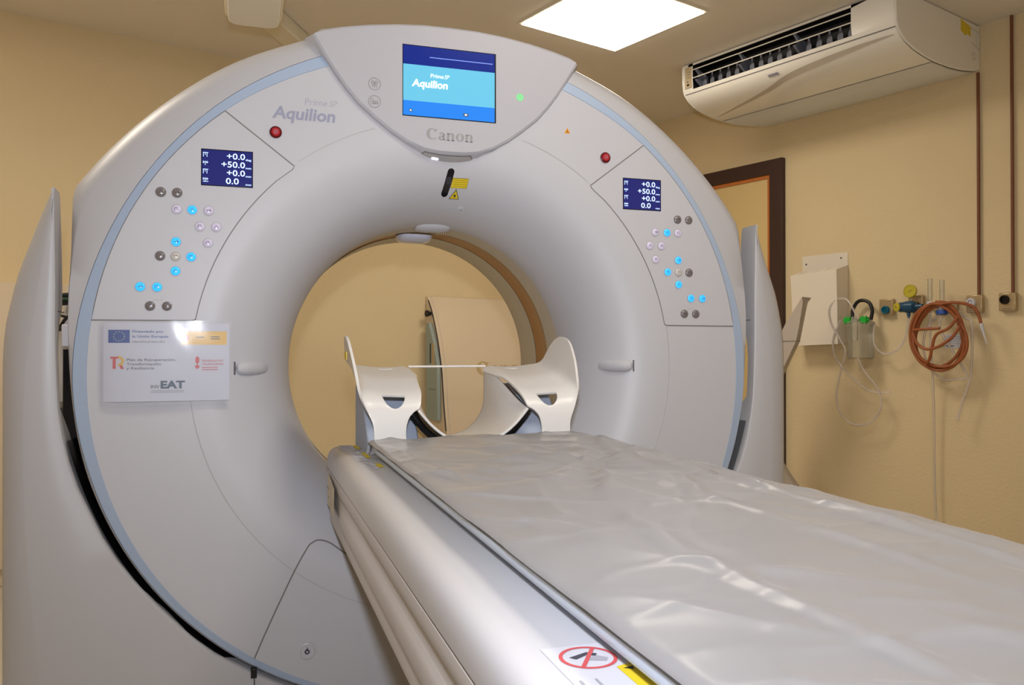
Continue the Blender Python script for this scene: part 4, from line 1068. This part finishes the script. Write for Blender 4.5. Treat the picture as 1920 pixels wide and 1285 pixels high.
outlet(.395, 1.275, 'steel wall outlet behind the blue regulator', (-.01, -.015), 'gloss_black')
outlet(.108, 1.262, 'steel wall outlet with pale socket at the foot of the air conditioner pipe', (.012, .006), 'paper')
outlet(-.040, 1.265, 'steel wall outlet with black socket at the far right of the wall', (.010, .010), 'gloss_black')
# blue regulator with gauge
RG = thing('vacuum_regulator', 'teal blue suction regulator with round yellow gauge on the wall outlet', 'regulator', WP(.40, 1.26, .05))
m = MB().m('teal'); m.lathe([(0, 0), (.024, 0), (.026, .004), (.026, .030), (.030, .034), (.030, .075), (.024, .082), (.014, .085), (.012, .12)], WP(.452, 1.258, .075), -EY, 24)
m.lathe([(.012, 0), (.012, .05)], WP(.38, 1.262, .075), EX, 16); m.build('regulator_body', RG)
m = MB().m('gauge'); m.lathe([(0, .006), (.0215, .006), (.0215, .012), (.017, .013), (0, .013)], WP(.452, 1.258, .09), (-EX + EY * .35).normalized(), 28); m.m('glyph'); m.strip([(-.006, -.008), (.006, .008)], .003, lambda a, b, o: WP(.452 + .013 * .33 + a, 1.258 + b, .1032 + o), .0006)
m.build('control_knob', RG, label='yellow-green faced knob')
m = MB().m('gauge'); m.lathe([(0, .0), (.031, .0), (.033, .004), (.033, .016), (.030, .018), (.029, .016), (0, .016)], WP(.402, 1.338, .055), -EX, 32); m.m('glyph'); m.strip([(-.010, .006), (.006, -.006)], .002, lambda a, b, o: WP(.402 + a, 1.338 + b, .071 + o), .001)
m.build('gauge', RG, label='round yellow pressure gauge')
m = MB().m('chrome'); m.tube([WP(.402, 1.30, .062), WP(.402, 1.28, .07)], .006, 10); m.build('gauge_stem', RG)
m = MB().m('teal'); m.lathe([(.009, 0), (.009, .02), (.006, .022), (.006, .032)], WP(.405, 1.235, .075), (0, 0, -1), 16); m.build('hose_barb', RG)
# suction jar with tubes
J = thing('suction_jar', 'clear suction jar with green clips and black carrying loop hanging on the wall', 'suction jar', WP(.668, .995, .08))
jc = WP(.668, .995, .075)
m = MB().m('jar'); m.lathe([(0, .0), (.064, .0), (.068, .006), (.068, .17), (.071, .175), (.071, .182)], jc, (0, 0, 1), 36); m.build('jar_body', J)
m = MB().m('tan'); m.lathe([(0, .003), (.062, .003), (.062, .006), (0, .006)], jc, (0, 0, 1), 24); m.build('residue', J)
m = MB().m('jar'); m.lathe([(.071, .182), (.072, .192), (.05, .205), (.02, .212), (0, .212)], jc, (0, 0, 1), 36); m.build('lid', J)
for dy in (-.046, .046):
    m = MB().m('green'); c = WP(.668 + dy, 1.198, .115)
    for q in range(6):
        a = math.pi * q / 3; m.tube([c, c + EY * .026 * math.cos(a) + Vector((0, 0, .022 * math.sin(a)))], .006, 6)
    m.box((WX - .13, .668 + dy - .018, 1.184), (WX - .10, .668 + dy + .018, 1.212), RP)
    m.build('clip', J, label='bright green clip')
m = MB().m('black'); m.tube(spline([WP(.668 + .052, 1.20, .06), WP(.668 + .058, 1.25, .055), WP(.668 + .035, 1.295, .05), WP(.668, 1.305, .05), WP(.668 - .035, 1.29, .05), WP(.668 - .055, 1.25, .055), WP(.668 - .05, 1.20, .06)], 8), .0095, 10); m.build('carry_loop', J, label='black rubber loop')
m = MB().m('jar'); m.lathe([(0, 0), (.017, .0), (.018, .11), (.014, .125), (0, .127)], WP(.662, 1.09, .14), (0, 0, 1), 20); m.build('float_tube', J)
def hose(name, pts, r, key, lab, cat, parent=None, n=8):
    P = spline([WP(*p) for p in pts], n); m = MB().m(key); m.tube(P, r, 10)
    o = m.build(name, parent, origin=None if parent else WP(*pts[len(pts) // 2]))
    if not parent: tag(o, lab, cat)
    return o
hose('suction_hose', [(.405, 1.205, .075), (.41, 1.16, .075), (.425, 1.09, .08), (.47, 1.035, .085), (.53, 1.02, .085), (.58, 1.06, .085), (.592, 1.12, .08), (.59, 1.165, .075), (.61, 1.17, .07)], .0055, 'clear', 'clear hose drooping between the blue regulator and the suction jar', 'hose')
hose('coiled_tube', [(.64, 1.20, .14), (.69, 1.28, .13), (.735, 1.315, .11), (.79, 1.31, .11), (.825, 1.26, .12), (.81, 1.18, .12), (.76, 1.11, .13), (.715, 1.03, .14), (.74, .94, .14), (.78, .80, .12), (.77, .70, .10), (.70, .645, .09), (.60, .665, .09), (.545, .75, .09), (.56, .84, .10), (.62, .93, .12), (.645, 1.0, .14)], .0052, 'clear', '', '', J)['label'] = 'clear tube looping far below the jar'
hose('drain_tube', [(.755, 1.20, .12), (.80, 1.10, .12), (.79, 1.01, .12), (.73, .93, .12), (.68, .88, .11), (.61, .83, .10), (.555, .82, .09), (.50, .825, .08)], .0052, 'clear', '', '', J)['label'] = 'clear tube ending in the open right of the jar'
# two flow meters
for y, yb2, cc, lab in ((.283, 1.245, 'paper', 'slim clear flowmeter tube standing left, above the coiled orange hose'), (.225, 1.235, 'blue_plastic', 'slim clear flowmeter tube with blue base standing right, above the coiled orange hose')):
    t = thing('flow_meter', lab, 'flow meter', WP(y, yb2, .1), 'flow meters')
    m = MB().m('jar'); m.lathe([(.0, .02), (.010, .02), (.011, .03), (.0115, .115), (.013, .12), (.013, .125), (0, .125)], WP(y, yb2 + .02, .10), (0, 0, 1), 16); m.build('gauge_tube', t)
    m = MB().m('paper'); m.lathe([(0, 0), (.014, 0), (.017, .006), (.017, .028), (.011, .034), (0, .034)], WP(y, yb2, .10), (0, 0, 1), 16)
    m.tube([WP(y, yb2 + .014, .10), WP(y + .03, yb2 + .014, .10)], .006, 8); m.tube([WP(y, yb2 + .014, .10), WP(y, yb2 + .014, .03)], .008, 8); m.build('valve_body', t)
    m = MB().m(cc)
    if cc == 'paper': m.lathe([(.007, 0), (.006, .02), (.007, .022)], WP(y, yb2, .10), (0, 0, -1), 12)
    else: m.lathe([(0, 0), (.024, 0), (.026, .004), (.026, .020), (.018, .024), (0, .024)], WP(y, yb2, .10), (0, 0, -1), 20)
    m.build('outlet_nozzle', t, label='blue bottle cap' if cc != 'paper' else None) if cc != 'paper' else m.build('outlet_nozzle', t)
m = MB().m('outlet'); wbox(m, .19, .32, 1.235, 1.268, .001, .03); tag(m.build('meter_bracket', bevel=.003, origin=WP(.25, 1.25, 0)), 'flat metal bracket on the wall holding the two flowmeters', 'bracket')
# orange hose coil
pts = []
cxs, czs = .235, 1.108
rnd = random.Random(5)
turns = 4; K_ = 26
for k in range(turns * K_ + 1):
    a = math.pi / 2 + 2 * math.pi * k / K_; tt = k / (turns * K_)
    ry_ = .115 + .016 * math.sin(tt * 9) ; rz_ = .158 + .010 * math.cos(tt * 11)
    lean = .022 * math.sin(a * .5 + tt * 6)
    pts.append((cxs + lean + ry_ * math.cos(a) * (1 - .12 * math.sin(a)), czs + rz_ * math.sin(a), .105 + .010 * math.sin(a + 1) + .028 * tt))
end = [(cxs - .02, 1.262, .135), (.16, 1.268, .13), (.10, 1.258, .12), (.065, 1.235, .11), (.05, 1.19, .10), (.045, 1.165, .10)]
loop2 = [(.16, 1.16, .15), (.21, 1.10, .155), (.25, 1.045, .155), (.30, 1.035, .15), (.335, 1.08, .15), (.345, 1.13, .148), (.30, 1.15, .15), (.22, 1.15, .152), (.19, 1.15, .152)]
m = MB().m('orange'); m.tube(spline([WP(*p) for p in pts + end], 2), .0072, 10)
OH = thing('orange_hose', 'long orange rubber hose hung in a coil on the right wall', 'hose', WP(.235, 1.1, .1))
m.build('hose_coil', OH)
m = MB().m('orange'); m.tube(spline([WP(*p) for p in [(.13, 1.20, .14), (.17, 1.145, .15), (.225, 1.115, .155), (.245, 1.06, .155), (.26, 1.0, .15), (.285, .97, .14)]], 6), .0070, 10)
m.tube(spline([WP(*p) for p in [(.345, 1.12, .145), (.32, 1.07, .15), (.27, 1.045, .155), (.21, 1.06, .155), (.155, 1.10, .15), (.125, 1.15, .14)]], 6), .0070, 10)
m.tube(spline([WP(*p) for p in [(.345, 1.138, .145), (.30, 1.142, .152), (.21, 1.145, .152)]], 6), .0070, 10)
m.build('hose_loop', OH)
m = MB().m('paper'); m.lathe([(.008, 0), (.008, .03), (.006, .035), (.0055, .05), (.003, .075), (.0025, .10), (0, .10)], WP(.044, 1.165, .10), EY * -.25 + Vector((0, 0, -1)), 12); m.build('hose_tip', OH, label='white tapered tip')
# clear tubes round the coil
pts = []
for k in range(46):
    a = -math.pi * .9 + 2 * math.pi * k / 40
    pts.append((.20 + .130 * math.cos(a), 1.06 + .165 * math.sin(a), .075 + .004 * math.sin(3 * a)))
hose('oxygen_tube', [(.283, 1.22, .10), (.288, 1.10, .09), (.292, .9, .06), (.294, .7, .045), (.295, .4, .04), (.288, .22, .04), (.27, .12, .05)], .0050, 'clear', 'clear tube hanging straight down from the left flowmeter', 'tube')
hose('oxygen_tube', [(.225, 1.20, .10), (.235, 1.13, .09)] + pts[4:36:2] + [(.105, .93, .07), (.13, .84, .07), (.155, .76, .07), (.163, .70, .08)], .0058, 'clear', 'clear tube circling behind the orange coil with an end pointing down', 'tube')
m = MB().m('paper'); m.prism([(.175, 1.05), (.262, 1.05), (.262, 1.118), (.175, 1.118)], WP, .001, .002); m.m('tx_ltgrey')
for q in range(4): m.prism([(.185, 1.104 - q * .011), (.25 - .01 * (q % 2), 1.104 - q * .011), (.25 - .01 * (q % 2), 1.107 - q * .011), (.185, 1.107 - q * .011)], WP, .002, .0026)
m.m('tx_grey'); m.prism([(.215, 1.058), (.255, 1.058), (.255, 1.064), (.215, 1.064)], WP, .002, .0026)
tag(m.build('wall_label', smooth=False, origin=WP(.22, 1.085, .001)), 'small white printed label on the wall behind the orange hose coil', 'label')
# white box
BX = thing('wall_box', 'white open-topped metal box screwed to the wall behind the suction tubes', 'box', WP(.95, 1.06, 0))
m = MB().m('binwhite'); wbox(m, .785, 1.071, 1.08, 1.577, .001, .004); m.build('back_plate', BX, bevel=.001)
D0 = .115
m = MB().m('binwhite'); m.prism([(.776, 1.072), (1.052, 1.062), (1.072, 1.463), (.783, 1.476)], WP, D0 - .003, D0); m.build('front_plate', BX, bevel=.001)
for yt, yb, zt0, zt1 in ((.783, .776, 1.506, 1.476), (1.069, 1.049, 1.484, 1.463)):
    m = MB().m('binwhite')
    m.add([WP(yt + e, 1.085, .004) for e in (0, .003)] + [WP(yb + e, 1.070, D0 - .003) for e in (0, .003)] + [WP(yt + e, zt1, D0 - .003) for e in (0, .003)] + [WP(yt + e, zt0, .004) for e in (0, .003)],
          [(0, 2, 4, 6), (1, 7, 5, 3), (0, 1, 3, 2), (2, 3, 5, 4), (4, 5, 7, 6), (6, 7, 1, 0)])
    m.build('side_plate', BX)
m = MB().m('binwhite'); m.add([WP(.785, 1.085, .004), WP(1.069, 1.085, .004), WP(1.052, 1.066, D0 - .003), WP(.778, 1.075, D0 - .003), WP(.785, 1.088, .004), WP(1.069, 1.088, .004), WP(1.052, 1.069, D0 - .003), WP(.778, 1.078, D0 - .003)], [(0, 1, 2, 3), (4, 7, 6, 5), (0, 4, 5, 1), (2, 6, 7, 3), (1, 5, 6, 2), (0, 3, 7, 4)]); m.build('bottom_plate', BX)
m = MB().m('binwhite')
for q in range(4): m.add([WP(1.068 - q * .070, 1.464 + q * .003, D0 - .004), WP(1.006 - q * .070, 1.467 + q * .003, D0 - .004), WP(1.004 - q * .070, 1.490 + q * .003, D0 - .055), WP(1.060 - q * .070, 1.468 + q * .003, D0 - .015)], [(0, 1, 2, 3)])
m.build('flap', BX, smooth=False)
m = MB().m('glyph')
for y, z in ((1.045, 1.530), (.825, 1.548)): m.lathe([(.005, .004), (.005, .006), (0, .006)], WP(y, z, 0), -EX, 12)
m.build('screw', BX)
# grey folded post behind the right side of the scanner
PO = thing('equipment_post', 'grey tapered upright piece standing between the scanner right side and the white wall box', 'equipment post', RP(2.6, .83, 0))
m = MB().m('postgrey')
o1 = [(.752, 1.318), (.765, 1.322), (.84, 1.24), (.90, 1.08), (.93, .90), (.93, .62), (.88, .44), (.80, .30), (.74, 0), (1.05, 0), (1.05, .9)]
L = [(.753, 1.314), (.749, 1.285), (.768, 1.18), (.790, 1.086), (.871, .941), (.95, .80), (.96, .55), (.905, .46), (.85, .39), (.79, .325), (.70, .15), (.66, 0)]
Rr = [(.770, 1.315), (.798, 1.285), (.878, 1.18), (.93, 1.086), (.97, .94), (1.05, .80), (1.07, .55), (1.02, .46), (.98, .39), (.94, .325), (.90, .15), (.90, 0)]
rows = []
for (a, b), (c, d) in zip(L, Rr): rows.append([RP(2.64, a + .028, b), RP(2.575, a + .006, b), RP(2.60, c, b), RP(2.63, c + .015, b), RP(2.70, c + .02, b), RP(2.70, (a + c) / 2 + .04, b)])
m.grid(rows, closed_u=True); m.add(rows[0], [tuple(range(6))]); m.build('post_shell', PO, auto=30)
m = MB().m('seam'); m.tube([RP(2.642, .817, 1.087), RP(2.573, .795, 1.087), RP(2.598, .93, 1.087)], .0013, 6); m.build('post_seam', PO)
